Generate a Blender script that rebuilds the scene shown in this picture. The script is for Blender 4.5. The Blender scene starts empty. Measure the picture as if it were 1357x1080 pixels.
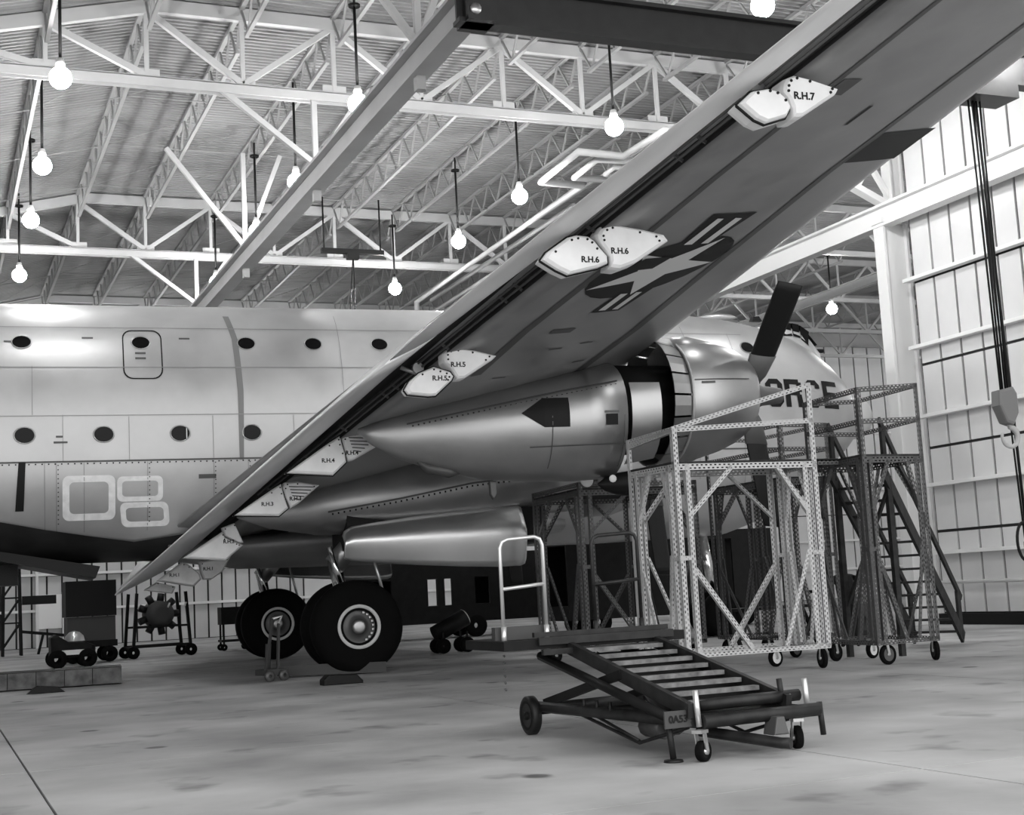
import bpy, bmesh, math, random
from mathutils import Vector, Matrix
random.seed(7)
SC = bpy.context.scene
COL = SC.collection

# ------------------------------------------------------------------ camera
F_PX, W_PX, H_PX = 1850.0, 1357.0, 1080.0
YAW, PITCH, ROLL = math.radians(22.9), math.radians(7.4), math.radians(3.05)
fwd = Vector((math.sin(YAW)*math.cos(PITCH), math.cos(YAW)*math.cos(PITCH), math.sin(PITCH)))
rgt = Vector((math.cos(YAW), -math.sin(YAW), 0))
upv = rgt.cross(fwd)
r2 = math.cos(ROLL)*rgt - math.sin(ROLL)*upv
u2 = math.sin(ROLL)*rgt + math.cos(ROLL)*upv
cd = bpy.data.cameras.new('camera'); cam = bpy.data.objects.new('camera', cd); COL.objects.link(cam)
cd.sensor_width = 36.0; cd.sensor_fit = 'HORIZONTAL'; cd.lens = 36.0*F_PX/W_PX
cd.clip_start = 0.1; cd.clip_end = 500
cam.matrix_world = Matrix(((r2.x, u2.x, -fwd.x, 0), (r2.y, u2.y, -fwd.y, 0), (r2.z, u2.z, -fwd.z, 1.6), (0, 0, 0, 1)))
SC.camera = cam
# ------------------------------------------------------------------ world, light, exposure
SC.view_settings.view_transform = 'Standard'; SC.view_settings.look = 'None'
SC.view_settings.exposure = 0.5; SC.view_settings.gamma = 1.0; SC.view_settings.use_curve_mapping = False
SC.display_settings.display_device = 'sRGB'
FRONT = 5.0                      # the hall is open to daylight on the side where the camera stands
WORLD_STRENGTH = 1.7
LAMP_STRENGTH = 190.0
w = bpy.data.worlds.new('world'); SC.world = w; w.use_nodes = True
w.node_tree.nodes['Background'].inputs[0].default_value = (1, 1, 1, 1)
w.node_tree.nodes['Background'].inputs[1].default_value = WORLD_STRENGTH
pl = bpy.data.lights.new('daylight_portal', 'AREA'); pl.shape = 'RECTANGLE'; pl.size = 95; pl.size_y = 16.2
po = bpy.data.objects.new('daylight_portal', pl); COL.objects.link(po)
po.location = (12, FRONT-.1, 8.0); po.rotation_euler = (math.radians(90), 0, 0)
pl.cycles.is_portal = True
try:
    SC.cycles.max_bounces = 8; SC.cycles.sample_clamp_indirect = 6.0; SC.cycles.use_light_tree = True
except Exception: pass

# ------------------------------------------------------------------ materials
MATS = {}
def mat(name, v, rough=0.6, metal=0.0, noise=0.0, nscale=3.0, bump=0.0, bscale=40.0, spec=0.5, stretch=None, rnoise=0.0):
    if name in MATS: return MATS[name]
    m = bpy.data.materials.new(name); m.use_nodes = True
    nt = m.node_tree; b = nt.nodes['Principled BSDF']
    c = (v, v, v*0.995, 1)
    b.inputs['Base Color'].default_value = c
    b.inputs['Roughness'].default_value = rough; b.inputs['Metallic'].default_value = metal
    b.inputs['Specular IOR Level'].default_value = spec
    if noise or bump or rnoise:
        tc = nt.nodes.new('ShaderNodeTexCoord'); mp = nt.nodes.new('ShaderNodeMapping')
        nt.links.new(tc.outputs['Object'], mp.inputs[0])
        if stretch: mp.inputs['Scale'].default_value = stretch
        n = nt.nodes.new('ShaderNodeTexNoise'); n.inputs['Scale'].default_value = nscale; n.inputs['Detail'].default_value = 6
        nt.links.new(mp.outputs[0], n.inputs[0])
        if noise:
            r = nt.nodes.new('ShaderNodeMapRange')
            r.inputs[1].default_value = 0.3; r.inputs[2].default_value = 0.7
            r.inputs[3].default_value = max(0, v*(1-noise)); r.inputs[4].default_value = min(1, v*(1+noise))
            nt.links.new(n.outputs[0], r.inputs[0])
            cb = nt.nodes.new('ShaderNodeCombineColor')
            for i in range(3): nt.links.new(r.outputs[0], cb.inputs[i])
            nt.links.new(cb.outputs[0], b.inputs['Base Color'])
        if rnoise:
            r = nt.nodes.new('ShaderNodeMapRange')
            r.inputs[1].default_value = 0.3; r.inputs[2].default_value = 0.7
            r.inputs[3].default_value = max(0.03, rough-rnoise); r.inputs[4].default_value = min(1, rough+rnoise)
            nt.links.new(n.outputs[0], r.inputs[0]); nt.links.new(r.outputs[0], b.inputs['Roughness'])
        if bump:
            n2 = nt.nodes.new('ShaderNodeTexNoise'); n2.inputs['Scale'].default_value = bscale; n2.inputs['Detail'].default_value = 4
            nt.links.new(mp.outputs[0], n2.inputs[0])
            bp = nt.nodes.new('ShaderNodeBump'); bp.inputs['Strength'].default_value = bump; bp.inputs['Distance'].default_value = 0.02
            nt.links.new(n2.outputs[0], bp.inputs['Height']); nt.links.new(bp.outputs[0], b.inputs['Normal'])
    MATS[name] = m
    return m
def emit(name, s, v=1.0):
    m = bpy.data.materials.new(name); m.use_nodes = True; nt = m.node_tree; b = nt.nodes['Principled BSDF']
    b.inputs['Base Color'].default_value = (0, 0, 0, 1)
    b.inputs['Emission Color'].default_value = (v, v, v, 1); b.inputs['Emission Strength'].default_value = s
    MATS[name] = m; return m
def slotted(name, v):
    """painted steel angle punched with a zigzag of slots: the slots are real openings in the sheet (procedural mask on length/width UV)"""
    m = bpy.data.materials.new(name); m.use_nodes = True; nt = m.node_tree; b = nt.nodes['Principled BSDF']
    b.inputs['Base Color'].default_value = (v, v, v, 1); b.inputs['Roughness'].default_value = 0.45; b.inputs['Metallic'].default_value = 0.1
    uv = nt.nodes.new('ShaderNodeUVMap'); sp = nt.nodes.new('ShaderNodeSeparateXYZ'); nt.links.new(uv.outputs[0], sp.inputs[0])
    def mth(op, a, bb=None, c=None):
        n = nt.nodes.new('ShaderNodeMath'); n.operation = op
        for i, q in enumerate((a, bb, c)):
            if q is None: continue
            if isinstance(q, (int, float)): n.inputs[i].default_value = q
            else: nt.links.new(q, n.inputs[i])
        return n.outputs[0]
    u, vv = sp.outputs[0], sp.outputs[1]
    # two staggered rows of slots
    row = mth('GREATER_THAN', vv, 0.5)
    uu = mth('FRACT', mth('ADD', mth('DIVIDE', u, 0.085), mth('MULTIPLY', row, 0.5)))
    inu = mth('LESS_THAN', mth('ABSOLUTE', mth('SUBTRACT', uu, 0.5)), 0.25)
    v2 = mth('FRACT', mth('MULTIPLY', vv, 2.0))
    inv = mth('LESS_THAN', mth('ABSOLUTE', mth('SUBTRACT', v2, 0.5)), 0.23)
    hole = mth('MULTIPLY', inu, inv)
    nt.links.new(mth('SUBTRACT', 1.0, hole), b.inputs['Alpha'])
    MATS[name] = m; return m

M_floor = mat('concrete_floor', 0.40, 0.65, spec=0.2, noise=0.35, nscale=0.45, bump=0.15, bscale=12, rnoise=0.12)
def stain_floor(m):
    nt = m.node_tree; b = nt.nodes['Principled BSDF']; src = b.inputs['Base Color'].links[0].from_socket
    tc = nt.nodes.new('ShaderNodeTexCoord'); n = nt.nodes.new('ShaderNodeTexNoise'); n.inputs['Scale'].default_value = 1.1; n.inputs['Detail'].default_value = 3
    nt.links.new(tc.outputs['Object'], n.inputs[0]); r = nt.nodes.new('ShaderNodeMapRange'); r.inputs[1].default_value = .60; r.inputs[2].default_value = .72; r.inputs[3].default_value = 1.0; r.inputs[4].default_value = .55
    nt.links.new(n.outputs[0], r.inputs[0])
    v = nt.nodes.new('ShaderNodeTexVoronoi'); v.inputs['Scale'].default_value = .55; nt.links.new(tc.outputs['Object'], v.inputs[0])
    r2_ = nt.nodes.new('ShaderNodeMapRange'); r2_.inputs[1].default_value = .05; r2_.inputs[2].default_value = .085; r2_.inputs[3].default_value = .3; r2_.inputs[4].default_value = 1.0; nt.links.new(v.outputs['Distance'], r2_.inputs[0])
    mm = nt.nodes.new('ShaderNodeMath'); mm.operation = 'MULTIPLY'; nt.links.new(r.outputs[0], mm.inputs[0]); nt.links.new(r2_.outputs[0], mm.inputs[1])
    x = nt.nodes.new('ShaderNodeMix'); x.data_type = 'RGBA'; x.inputs[6].default_value = (.03, .03, .03, 1); nt.links.new(mm.outputs[0], x.inputs[0]); nt.links.new(src, x.inputs[7])
    nt.links.new(x.outputs[2], b.inputs['Base Color'])
stain_floor(M_floor)
M_joint = mat('floor_joint', 0.05, 0.9)
M_wall = mat('painted_wall_panel', 0.68, 0.55, noise=0.05, nscale=0.7)
M_wallback = mat('painted_back_panel', 0.55, 0.6, noise=0.08, nscale=0.5)
M_gap = mat('panel_gap', 0.025, 0.8)
M_girt = mat('painted_girt', 0.82, 0.5)
M_deck = mat('roof_deck', 0.23, 0.6, noise=0.2, nscale=0.6)
M_truss = mat('truss_paint', 0.45, 0.5, noise=0.08, nscale=1.0)
M_joist = mat('joist_paint', 0.26, 0.55)
M_darksteel = mat('dark_steel', 0.015, 0.45, noise=0.3, nscale=3)
M_alum = mat('bare_aluminium', 0.50, 0.38, metal=0.5, noise=0.10, nscale=0.9, rnoise=0.07, stretch=(1, 1, 1))
M_alum2 = mat('dull_aluminium', 0.42, 0.36, metal=0.88, noise=0.12, nscale=1.1, rnoise=0.06)
M_wingskin = mat('wing_skin', 0.31, 0.45, metal=0.4, noise=0.15, nscale=1.6, rnoise=0.08)
M_flap = mat('flap_skin', 0.88, 0.42, metal=0.1, noise=0.12, nscale=1.2, rnoise=0.1, stretch=(1, 0.3, 1))
M_bright = mat('polished_aluminium', 0.92, 0.34, metal=1.0, noise=0.05, nscale=0.8, rnoise=0.04)
M_fair = mat('fairing_paint', 0.88, 0.42, noise=0.08, nscale=3)
M_seam = mat('skin_seam', 0.10, 0.5, metal=0.4)
M_seam2 = mat('wing_seam', 0.09, 0.5, metal=0.3)
M_black = mat('black_paint', 0.010, 0.5, spec=0.2)
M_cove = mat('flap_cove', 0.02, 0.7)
M_glass = mat('dark_glass', 0.006, 0.12, spec=0.12)
M_ringw = mat('chalky_white_paint', 0.95, 0.8, noise=0.15, nscale=6)
M_white = mat('white_marking', 0.62, 0.55)
M_starw = mat('insignia_white', 0.8, 0.5, metal=0.2)
M_tire = mat('tire_rubber', 0.004, 0.85, spec=0.12, bump=0.2, bscale=30)
M_ringpaint = mat('wheel_ring_paint', 0.62, 0.4)
M_rim = mat('wheel_rim_metal', 0.7, 0.3, metal=0.9)
M_hub = mat('wheel_hub_paint', 0.10, 0.4, metal=0.3)
M_chrome = mat('chrome_strut', 0.9, 0.12, metal=1.0)
M_dark = mat('dark_machine_paint', 0.007, 0.55, spec=0.2, noise=0.4, nscale=4)
M_dark2 = mat('grimy_steel', 0.017, 0.5, metal=0.2, spec=0.4, noise=0.5, nscale=7)
M_tread = mat('worn_tread_wood', 0.15, 0.7, noise=0.55, nscale=9, stretch=(1, 6, 1))
M_pipe = mat('pale_tube', 0.65, 0.3, metal=0.6)
M_wood = mat('dark_timber', 0.035, 0.7, spec=0.2, noise=0.3, nscale=6)
M_crate = mat('grey_planks', 0.10, 0.75, noise=0.5, nscale=5)
M_cloth = mat('dark_clothes', 0.008, 0.9)
M_skin = mat('skin', 0.25, 0.6)
M_blade = mat('propeller_black', 0.014, 0.5, spec=0.25)
M_cuff = mat('propeller_cuff', 0.10, 0.45)
M_paper = mat('white_board', 0.9, 0.6)
M_cart = mat('cart_grey', 0.05, 0.6)
M_column = mat('column_paint', 0.78, 0.45)
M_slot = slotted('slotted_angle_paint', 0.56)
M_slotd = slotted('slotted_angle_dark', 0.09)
M_lamp = emit('lamp_glow', LAMP_STRENGTH)
M_lampcap = mat('lamp_socket', 0.8, 0.4)
M_door = mat('white_door', 0.9, 0.5)

# ------------------------------------------------------------------ mesh helpers
class MB:
    def __init__(s): s.v = []; s.f = []; s.uv = []; s.sm = []
    def add(s, vs, fs, uvs=None, smooth=False):
        o = len(s.v); s.v += [tuple(p) for p in vs]
        for i, f in enumerate(fs):
            s.f.append([o+k for k in f]); s.sm.append(smooth)
            s.uv.append(uvs[i] if uvs else [(0, 0)]*len(f))
        return s
    def box(s, x0, x1, y0, y1, z0, z1):
        vs = [(x0,y0,z0),(x1,y0,z0),(x1,y1,z0),(x0,y1,z0),(x0,y0,z1),(x1,y0,z1),(x1,y1,z1),(x0,y1,z1)]
        return s.add(vs, [(0,3,2,1),(4,5,6,7),(0,1,5,4),(1,2,6,5),(2,3,7,6),(3,0,4,7)])
    def bar(s, a, b, w, h, up=(0,0,1), off=(0,0)):
        a = Vector(a); b = Vector(b); d = b-a; L = d.length
        if L < 1e-6: return s
        d /= L; up = Vector(up)
        if abs(d.dot(up)) > 0.98: up = Vector((0,1,0)) if abs(d.y) < 0.9 else Vector((1,0,0))
        x = d.cross(up).normalized(); y = x.cross(d).normalized()
        a = a + x*off[0] + y*off[1]; b = b + x*off[0] + y*off[1]
        vs = [a-x*w/2-y*h/2, a+x*w/2-y*h/2, a+x*w/2+y*h/2, a-x*w/2+y*h/2]
        vs += [p+d*L for p in vs]
        fs = [(0,3,2,1),(4,5,6,7),(0,1,5,4),(1,2,6,5),(2,3,7,6),(3,0,4,7)]
        q = [(0,0),(0,1),(L,1),(L,0)]
        uv = [[(0,0)]*4]*2 + [q]*4
        return s.add(vs, fs, uv)
    def angle(s, a, b, size, n1, n2, th=0.006):
        """steel angle from a to b: one flange along n1, one along n2"""
        a = Vector(a); b = Vector(b); n1 = Vector(n1); n2 = Vector(n2); L = (b-a).length
        for n, o in ((n1, n2), (n2, n1)):
            d = (b-a)/L; p = n - d*n.dot(d); p.normalize(); q = p.cross(d)
            vs = [a, a+p*size, a+p*size+q*th, a+q*th]; vs += [v+(b-a) for v in vs]
            k = [(0,0),(0,1),(L,1),(L,0)]; k2 = [(L,0),(L,1),(0,1),(0,0)]
            s.add(vs, [(0,1,5,4),(7,6,2,3),(0,4,7,3),(1,2,6,5),(0,3,2,1),(4,5,6,7)], [[(0,0),(0,1),(L,1),(L,0)],[(L,0),(L,1),(0,1),(0,0)],[(0,0)]*4,[(0,0)]*4,[(0,0)]*4,[(0,0)]*4])
        return s
    def tube(s, pts, r, n=10, cap=True):
        pts = [Vector(p) for p in pts]; rings = []
        for i, p in enumerate(pts):
            if i == 0: d = pts[1]-p
            elif i == len(pts)-1: d = p-pts[i-1]
            else: d = (pts[i+1]-p).normalized()+(p-pts[i-1]).normalized()
            d.normalize(); up = Vector((0,0,1)) if abs(d.z) < 0.95 else Vector((0,1,0))
            if i == 0: x = d.cross(up).normalized()
            else:
                x = x - d*x.dot(d); x.normalize()
            y = d.cross(x); rr = r[i] if isinstance(r, (list, tuple)) else r
            rings.append([p+(x*math.cos(2*math.pi*k/n)+y*math.sin(2*math.pi*k/n))*rr for k in range(n)])
        return s.loft(rings, cap)
    def loft(s, rings, cap=True, smooth=True, closed=True):
        n = len(rings[0]); o = len(s.v)
        vs = [p for r in rings for p in r]; fs = []
        for i in range(len(rings)-1):
            for k in range(n if closed else n-1):
                k2 = (k+1) % n
                fs.append((i*n+k, i*n+k2, (i+1)*n+k2, (i+1)*n+k))
        s.add(vs, fs, None, smooth)
        if cap:
            s.f.append([o+k for k in range(n)][::-1]); s.sm.append(False); s.uv.append([(0,0)]*n)
            b = o+(len(rings)-1)*n
            s.f.append([b+k for k in range(n)]); s.sm.append(False); s.uv.append([(0,0)]*n)
        return s
    def lathe(s, prof, c, axis='y', n=32, cap=False, smooth=True):
        """prof: (offset along axis, radius)"""
        rings = []
        for t, r in prof:
            ring = []
            for k in range(n):
                a = 2*math.pi*k/n; p, q = r*math.cos(a), r*math.sin(a)
                ring.append({'x': (c[0]+t, c[1]+p, c[2]+q), 'y': (c[0]+q, c[1]+t, c[2]+p), 'z': (c[0]+p, c[1]+q, c[2]+t)}[axis])
            rings.append(ring)
        return s.loft(rings, cap, smooth)
    def prism(s, poly, y0, y1, bev=0.0):
        """polygon in (x,z) extruded along y with an optional rounded (inset) rim"""
        cx = sum(p[0] for p in poly)/len(poly); cz = sum(p[1] for p in poly)/len(poly)
        def ins(k): return [(cx+(p[0]-cx)*(1-k), cz+(p[1]-cz)*(1-k)) for p in poly]
        rings = []
        if bev:
            for k, yy in ((0.16, y0), (0.05, y0+bev*0.35), (0.0, y0+bev), (0.0, y1-bev), (0.05, y1-bev*0.35), (0.16, y1)):
                rings.append([(p[0], yy, p[1]) for p in ins(k)])
        else:
            rings = [[(p[0], y0, p[1]) for p in poly], [(p[0], y1, p[1]) for p in poly]]
        return s.loft(rings, True, False)
    def build(s, name, m, parent=None, kind=None):
        me = bpy.data.meshes.new(name); me.from_pydata(s.v, [], s.f)
        me.polygons.foreach_set('use_smooth', s.sm)
        if any(any(q != (0,0) for q in u) for u in s.uv):
            ul = me.uv_layers.new(name='UVMap'); flat = []
            for u in s.uv:
                for q in u: flat += [q[0], q[1]]
            ul.data.foreach_set('uv', flat)
        me.materials.append(m); me.update()
        bm = bmesh.new(); bm.from_mesh(me); bmesh.ops.recalc_face_normals(bm, faces=bm.faces); bm.to_mesh(me); bm.free()
        o = bpy.data.objects.new(name, me); COL.objects.link(o)
        if parent: o.parent = parent
        if kind: o['kind'] = kind
        return o
def tag(o, label=None, cat=None, group=None, kind=None):
    if label: o['label'] = label
    if cat: o['category'] = cat
    if group: o['group'] = group
    if kind: o['kind'] = kind
    return o
def empty(name, loc=(0,0,0), rz=0.0, label=None, cat=None, group=None):
    o = bpy.data.objects.new(name, None); COL.objects.link(o); o.location = loc; o.rotation_euler = (0,0,rz)
    o.empty_display_size = 0.3
    return tag(o, label, cat, group)
def copy_tree(o, parent=None):
    c = o.copy(); COL.objects.link(c)
    if parent is not None: c.parent = parent
    for ch in list(o.children): copy_tree(ch, c)
    return c
def text(name, body, size, loc, rot, m, parent=None, ext=0.002, align='CENTER', sx=1.0):
    cu = bpy.data.curves.new(name, 'FONT'); cu.body = body; cu.size = size; cu.extrude = ext; cu.offset = size*.025
    cu.align_x = align; cu.align_y = 'CENTER'
    o = bpy.data.objects.new(name, cu); COL.objects.link(o); o.location = loc; o.rotation_euler = rot; o.scale = (sx, 1, 1)
    cu.materials.append(m)
    bpy.context.view_layer.update()
    me = bpy.data.meshes.new_from_object(o); me.name = name
    m2 = bpy.data.objects.new(name, me); COL.objects.link(m2); m2.matrix_world = o.matrix_world.copy()
    bpy.data.objects.remove(o)
    if parent: m2.parent = parent
    return m2
def lerp(a, b, t): return a+(b-a)*t
def interp(x, tab, k):
    if x <= tab[0][0]: return tab[0][k]
    for i in range(len(tab)-1):
        a, b = tab[i], tab[i+1]
        if x <= b[0]: return lerp(a[k], b[k], (x-a[0])/(b[0]-a[0]))
    return tab[-1][k]

# ================================================================== THE HANGAR
def struct(o, label, cat): return tag(o, label, cat, None, 'structure')
# floor: base plus cast concrete slabs with open joints
fl = MB().box(-26, 57.5, -25, 71, -0.3, -0.03).build('floor', M_joint)
struct(fl, 'concrete hangar floor cast in large slabs with dark joints', 'floor')
slab_me = None
SX, SY = 6.4, 6.15
x = 0.95-4*SX
xs = [x+i*SX for i in range(14)]; ys = [12.45-3*SY-3.08-2*SY+i*SY for i in range(17)]
for i in range(13):
    for j in range(16):
        x0, x1, y0, y1 = xs[i], xs[i+1], ys[j], ys[j+1]
        x0 = max(x0, -26); x1 = min(x1, 57.5); y0 = max(y0, -25.0); y1 = min(y1, 71)
        if x1-x0 < .3 or y1-y0 < .3: continue
        MB().box(x0+.012, x1-.012, y0+.012, y1-.012, -0.03, 0.0).build('concrete_slab', M_floor, fl)
# ---- wall on the crane side (plane X = 26.1, up to Y = 31.7)
wr = MB().box(26.16, 26.5, FRONT, 31.75, 0, 16.2).build('wall_right', M_gap)
struct(wr, 'pale panelled hangar wall with long horizontal rails beside the hanging crane hook', 'wall')
ycols = [31.69-0.853*i for i in range(0, 10)]
zrows = [0.3, 2.57, 4.92, 7.3, 9.7, 12.07, 14.4, 16.2]
for i in range(9):
    for j in range(7):
        MB().box(26.1, 26.17, ycols[i+1]+.042, ycols[i]-.042, zrows[j]+.04, zrows[j+1]-.04).build('wall_panel', M_wall, wr)
MB().box(26.1, 26.17, FRONT, ycols[9]-.022, .3, 16.2).build('wall_panel', M_wall, wr)
for z in (1.98, 3.87, 5.82, 7.81, 9.77):
    MB().box(25.86, 26.1, FRONT, 31.9, z-.05, z+.05).build('girt', M_girt, wr)
MB().tube([(25.9, FRONT, 1.15), (25.9, 31.6, 1.15)], .05, 8).build('pipe_rail', M_girt, wr)
bb = MB().box(25.95, 26.16, FRONT, 31.75, 0, .3).build('baseboard_right', M_black); struct(bb, 'black kick strip along the foot of the pale panelled wall', 'baseboard')
# ---- far wall
wb = MB().box(-26, 57.5, 70.75, 71.1, 0, 16.2).build('wall_back', M_gap)
struct(wb, 'far panelled hangar wall seen under and past the airplane', 'wall')
def back_panel(x0, x1, z0, z1, m=M_wallback):
    return MB().box(x0+.045, x1-.045, 70.68, 70.76, z0+.03, z1-.03).build('wall_panel', m, wb)
zb = [0, 1.75, 3.4, 6.5, 15.4]
for k in range(-3, 20):
    for j in range(4): back_panel(3.86+.695*k, 3.86+.695*(k+1), zb[j], zb[j+1])
for k in range(40, 56):
    for j, (a, b) in enumerate(((0, 5), (5, 10), (10, 15.4))): back_panel(1.06*k, 1.06*(k+1), a, b, M_wall)
back_panel(-26, 3.86-.695*3, 0, 15.4); back_panel(3.86+.695*20, 42.4, 0, 15.4, M_wall); back_panel(59.36-1.06*0-2.96, 57.5, 0, 15.4, M_wall)
for z in (1.75, 3.45, 6.5, 10.0):
    MB().box(-26, 57.5, 70.5, 70.7, z-.06, z+.06).build('girt', M_girt, wb)
dr = MB().box(4.85, 5.9, 70.45, 70.68, .9, 2.5).build('door_leaf', M_door, wb)
MB().box(4.72, 4.85, 70.4, 70.68, 0, 4.6).build('door_post', M_girt, wb); MB().box(5.92, 6.0, 70.4, 70.68, 0, 2.6).build('door_post', M_girt, wb)
MB().box(-26, 57.5, 70.5, 70.75, 15.35, 16.2).build('eave_beam', M_truss, wb)
wl_ = MB().box(-26.3, -26, FRONT, 71.1, 0, 16.5).build('wall_left', M_wallback); struct(wl_, 'plain hangar wall beyond the tail of the airplane', 'wall')
ws = MB().box(57.5, 57.8, FRONT, 71.1, 0, 16.5).build('wall_side', M_wall); struct(ws, 'pale end wall of the neighbouring hangar bay', 'wall')
# ---- corrugated roof deck
def roof_z(x): return 16.15 if x >= 5 else 16.15-.243*(5-x)
c = MB(); vs = []; fs = []; PIT = .21
n = int((71.2-FRONT)/PIT)*4
for i in range(n+1):
    ph = i % 4; y = FRONT+PIT*(i//4)+PIT*(0, .35, .5, .85)[ph]; dz = (0, 0, .085, .085)[ph]
    for X in (-26.1, 5, 57.6): vs.append((X, y, roof_z(X)+dz))
for i in range(n):
    for k in range(2): fs.append((3*i+k, 3*i+k+1, 3*i+k+4, 3*i+k+3))
ce = c.add(vs, fs).build('ceiling', M_deck); struct(ce, 'corrugated metal roof deck high above the airplane', 'ceiling')
# ---- roof joists: one mesh each under the ceiling
def joist_mesh(L):
    m = MB(); n = max(4, int(L/1.35)); st = L/n
    m.box(-.06, .06, 0, L, -.09, 0)
    m.box(-.05, .05, .5, L-.5, -.98, -.9)
    for i in range(n):
        y0 = i*st; ym = y0+st/2
        a = (0, y0+.02, -.05); b = (0, min(max(ym, .5), L-.5), -.94); c2 = (0, y0+st-.02, -.05)
        m.bar(a, b, .05, .05, (1,0,0)); m.bar(b, c2, .05, .05, (1,0,0))
    return m
jproto = None
TY = [15.9, 32.6, 49.3, 66.0]
for (y0, y1) in ((15.9, 32.6), (32.6, 49.3), (49.3, 66.0)):
    for k in range(-1, 11):
        X = 2.5+2.3*k
        if jproto is None:
            jproto = joist_mesh(16.7).build('roof_joist', M_joist, ce); j = jproto
        else:
            j = jproto.copy(); COL.objects.link(j)
        j.location = (X, y0, roof_z(X)-.02)
for yb in (49.3,):
    for k in range(6):
        j = jproto.copy(); COL.objects.link(j); j.location = (28+4.6*k, yb, 16.1)
# thin cross bridging rods between joists
for y in (22, 27, 36.8, 41, 45.2, 53.5, 57.7, 61.8):
    MB().tube([(0.2, y, roof_z(.2)-.95), (5, y, 15.18), (26, y, 15.18)], .018, 5).build('bridging_rod', M_joist, ce)
    for k in range(0, 9):
        X = 2.5+2.3*k
        MB().tube([(X, y, roof_z(X)-.95), (X+2.3, y, roof_z(X+2.3)-.1)], .012, 4).build('bridging_rod', M_joist, ce)
# ---- main trusses (each a thing of its own)
def truss(Y, label, x1=26.0, bay=False):
    t = empty('roof_truss', (0, Y, 0), 0, label, 'truss')
    zb_ = 14.0
    def m(name, mb): return mb.build(name, M_truss, t)
    # top chord (two straight runs) and bottom chord, as double channels
    m('top_chord', MB().bar((-4, 0, roof_z(-4)-.22), (5, 0, 15.93), .16, .32)); m('top_chord', MB().bar((5, 0, 15.93), (x1, 0, 15.93), .16, .32))
    bc = MB(); bc.box(-5, x1, -.13, .13, zb_+.1, zb_+.14); bc.box(-5, x1, -.13, -.1, zb_-.12, zb_+.12); bc.box(-5, x1, .1, .13, zb_-.12, zb_+.12)
    m('bottom_chord', bc)
    k = 0; X = .2
    nodes = [0.2+2.3*i for i in range(-1, 12) if .2+2.3*i < x1]
    for i, X in enumerate(nodes):
        m('web_post', MB().bar((X, 0, zb_), (X, 0, roof_z(X)-.3), .1, .1, (0,1,0)))
        m('gusset', MB().box(X-.3, X+.3, -.02, .02, zb_+.05, zb_+.34))
    for i in range(len(nodes)-1):
        a, b = nodes[i], nodes[i+1]
        if a < 5.0 or (i % 2 == 1): m('web_diagonal', MB().bar((a, 0, roof_z(a)-.3), (b, 0, zb_+.15), .15, .13, (0,1,0)))
        else: m('web_diagonal', MB().bar((a, 0, zb_+.15), (b, 0, roof_z(b)-.3), .13, .13, (0,1,0)))
    return t
truss(32.6, 'pale steel roof truss that meets the tall white column')
truss(49.3, 'pale steel roof truss crossing just above the airplane body, second from the camera')
truss(66.0, 'pale steel roof truss deepest in the hall, close to the far wall')
def bay_truss(Y, label):
    t = empty('roof_truss', (0, Y, 0), 0, label, 'truss')
    MB().box(26.3, 57, -.1, .1, 15.7, 15.95).build('top_chord', M_truss, t); MB().box(26.3, 57, -.1, .1, 13.95, 14.12).build('bottom_chord', M_truss, t)
    X = 27.0; up = True
    while X < 55:
        MB().bar((X, 0, 15.75 if up else 14.05), (X+1.7, 0, 14.05 if up else 15.75), .1, .1, (0,1,0)).build('web_diagonal', M_truss, t)
        if up: MB().bar((X+1.7, 0, 14.05), (X+1.7, 0, 15.7), .07, .07, (0,1,0)).build('web_post', M_truss, t)
        X += 1.7; up = not up
for Y, lb in ((44.5, 'light roof truss of the neighbouring bay, first one past the white column'), (52.5, 'light roof truss of the neighbouring bay, second past the white column'), (59.5, 'light roof truss of the neighbouring bay, third past the white column'), (66.5, 'light roof truss of the neighbouring bay, last before its far wall')): bay_truss(Y, lb)
# ---- columns
def column(X, Y, label):
    c = empty('column', (X, Y, 0), 0); struct(c, label, 'column')
    sh = MB(); sh.box(-.45, -.37, -.22, .22, 0, 11.55); sh.box(.37, .45, -.22, .22, 0, 11.55); sh.box(-.37, .37, -.1, .1, 0, 11.55)
    sh.build('shaft', M_column, c)
    MB().box(-.5, .5, -.26, .26, 11.55, 11.7).build('cap_plate', M_column, c)
    up = MB(); up.box(.0, .06, -.2, .2, 11.7, 16); up.box(.4, .46, -.2, .2, 11.7, 16); up.box(.06, .4, -.08, .08, 11.7, 16); up.build('upper_shaft', M_column, c)
    MB().bar((0, 0, 12.1), (-1.9, 0, 12.95), .18, .3, (0,1,0)).build('knee_brace', M_column, c)
    MB().bar((.1, 0, 12.3), (-.9, 0, 13.9), .14, .14, (0,1,0)).build('knee_brace', M_column, c)
    MB().bar((-1.1, 0, 12.55), (-.1, 0, 13.9), .1, .1, (0,1,0)).build('knee_brace', M_column, c)
column(25.93, 32.3, 'tall white steel column at the end of the panelled wall')
column(25.93, 49.3, 'white steel column deeper in the hall behind the wing')
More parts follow.
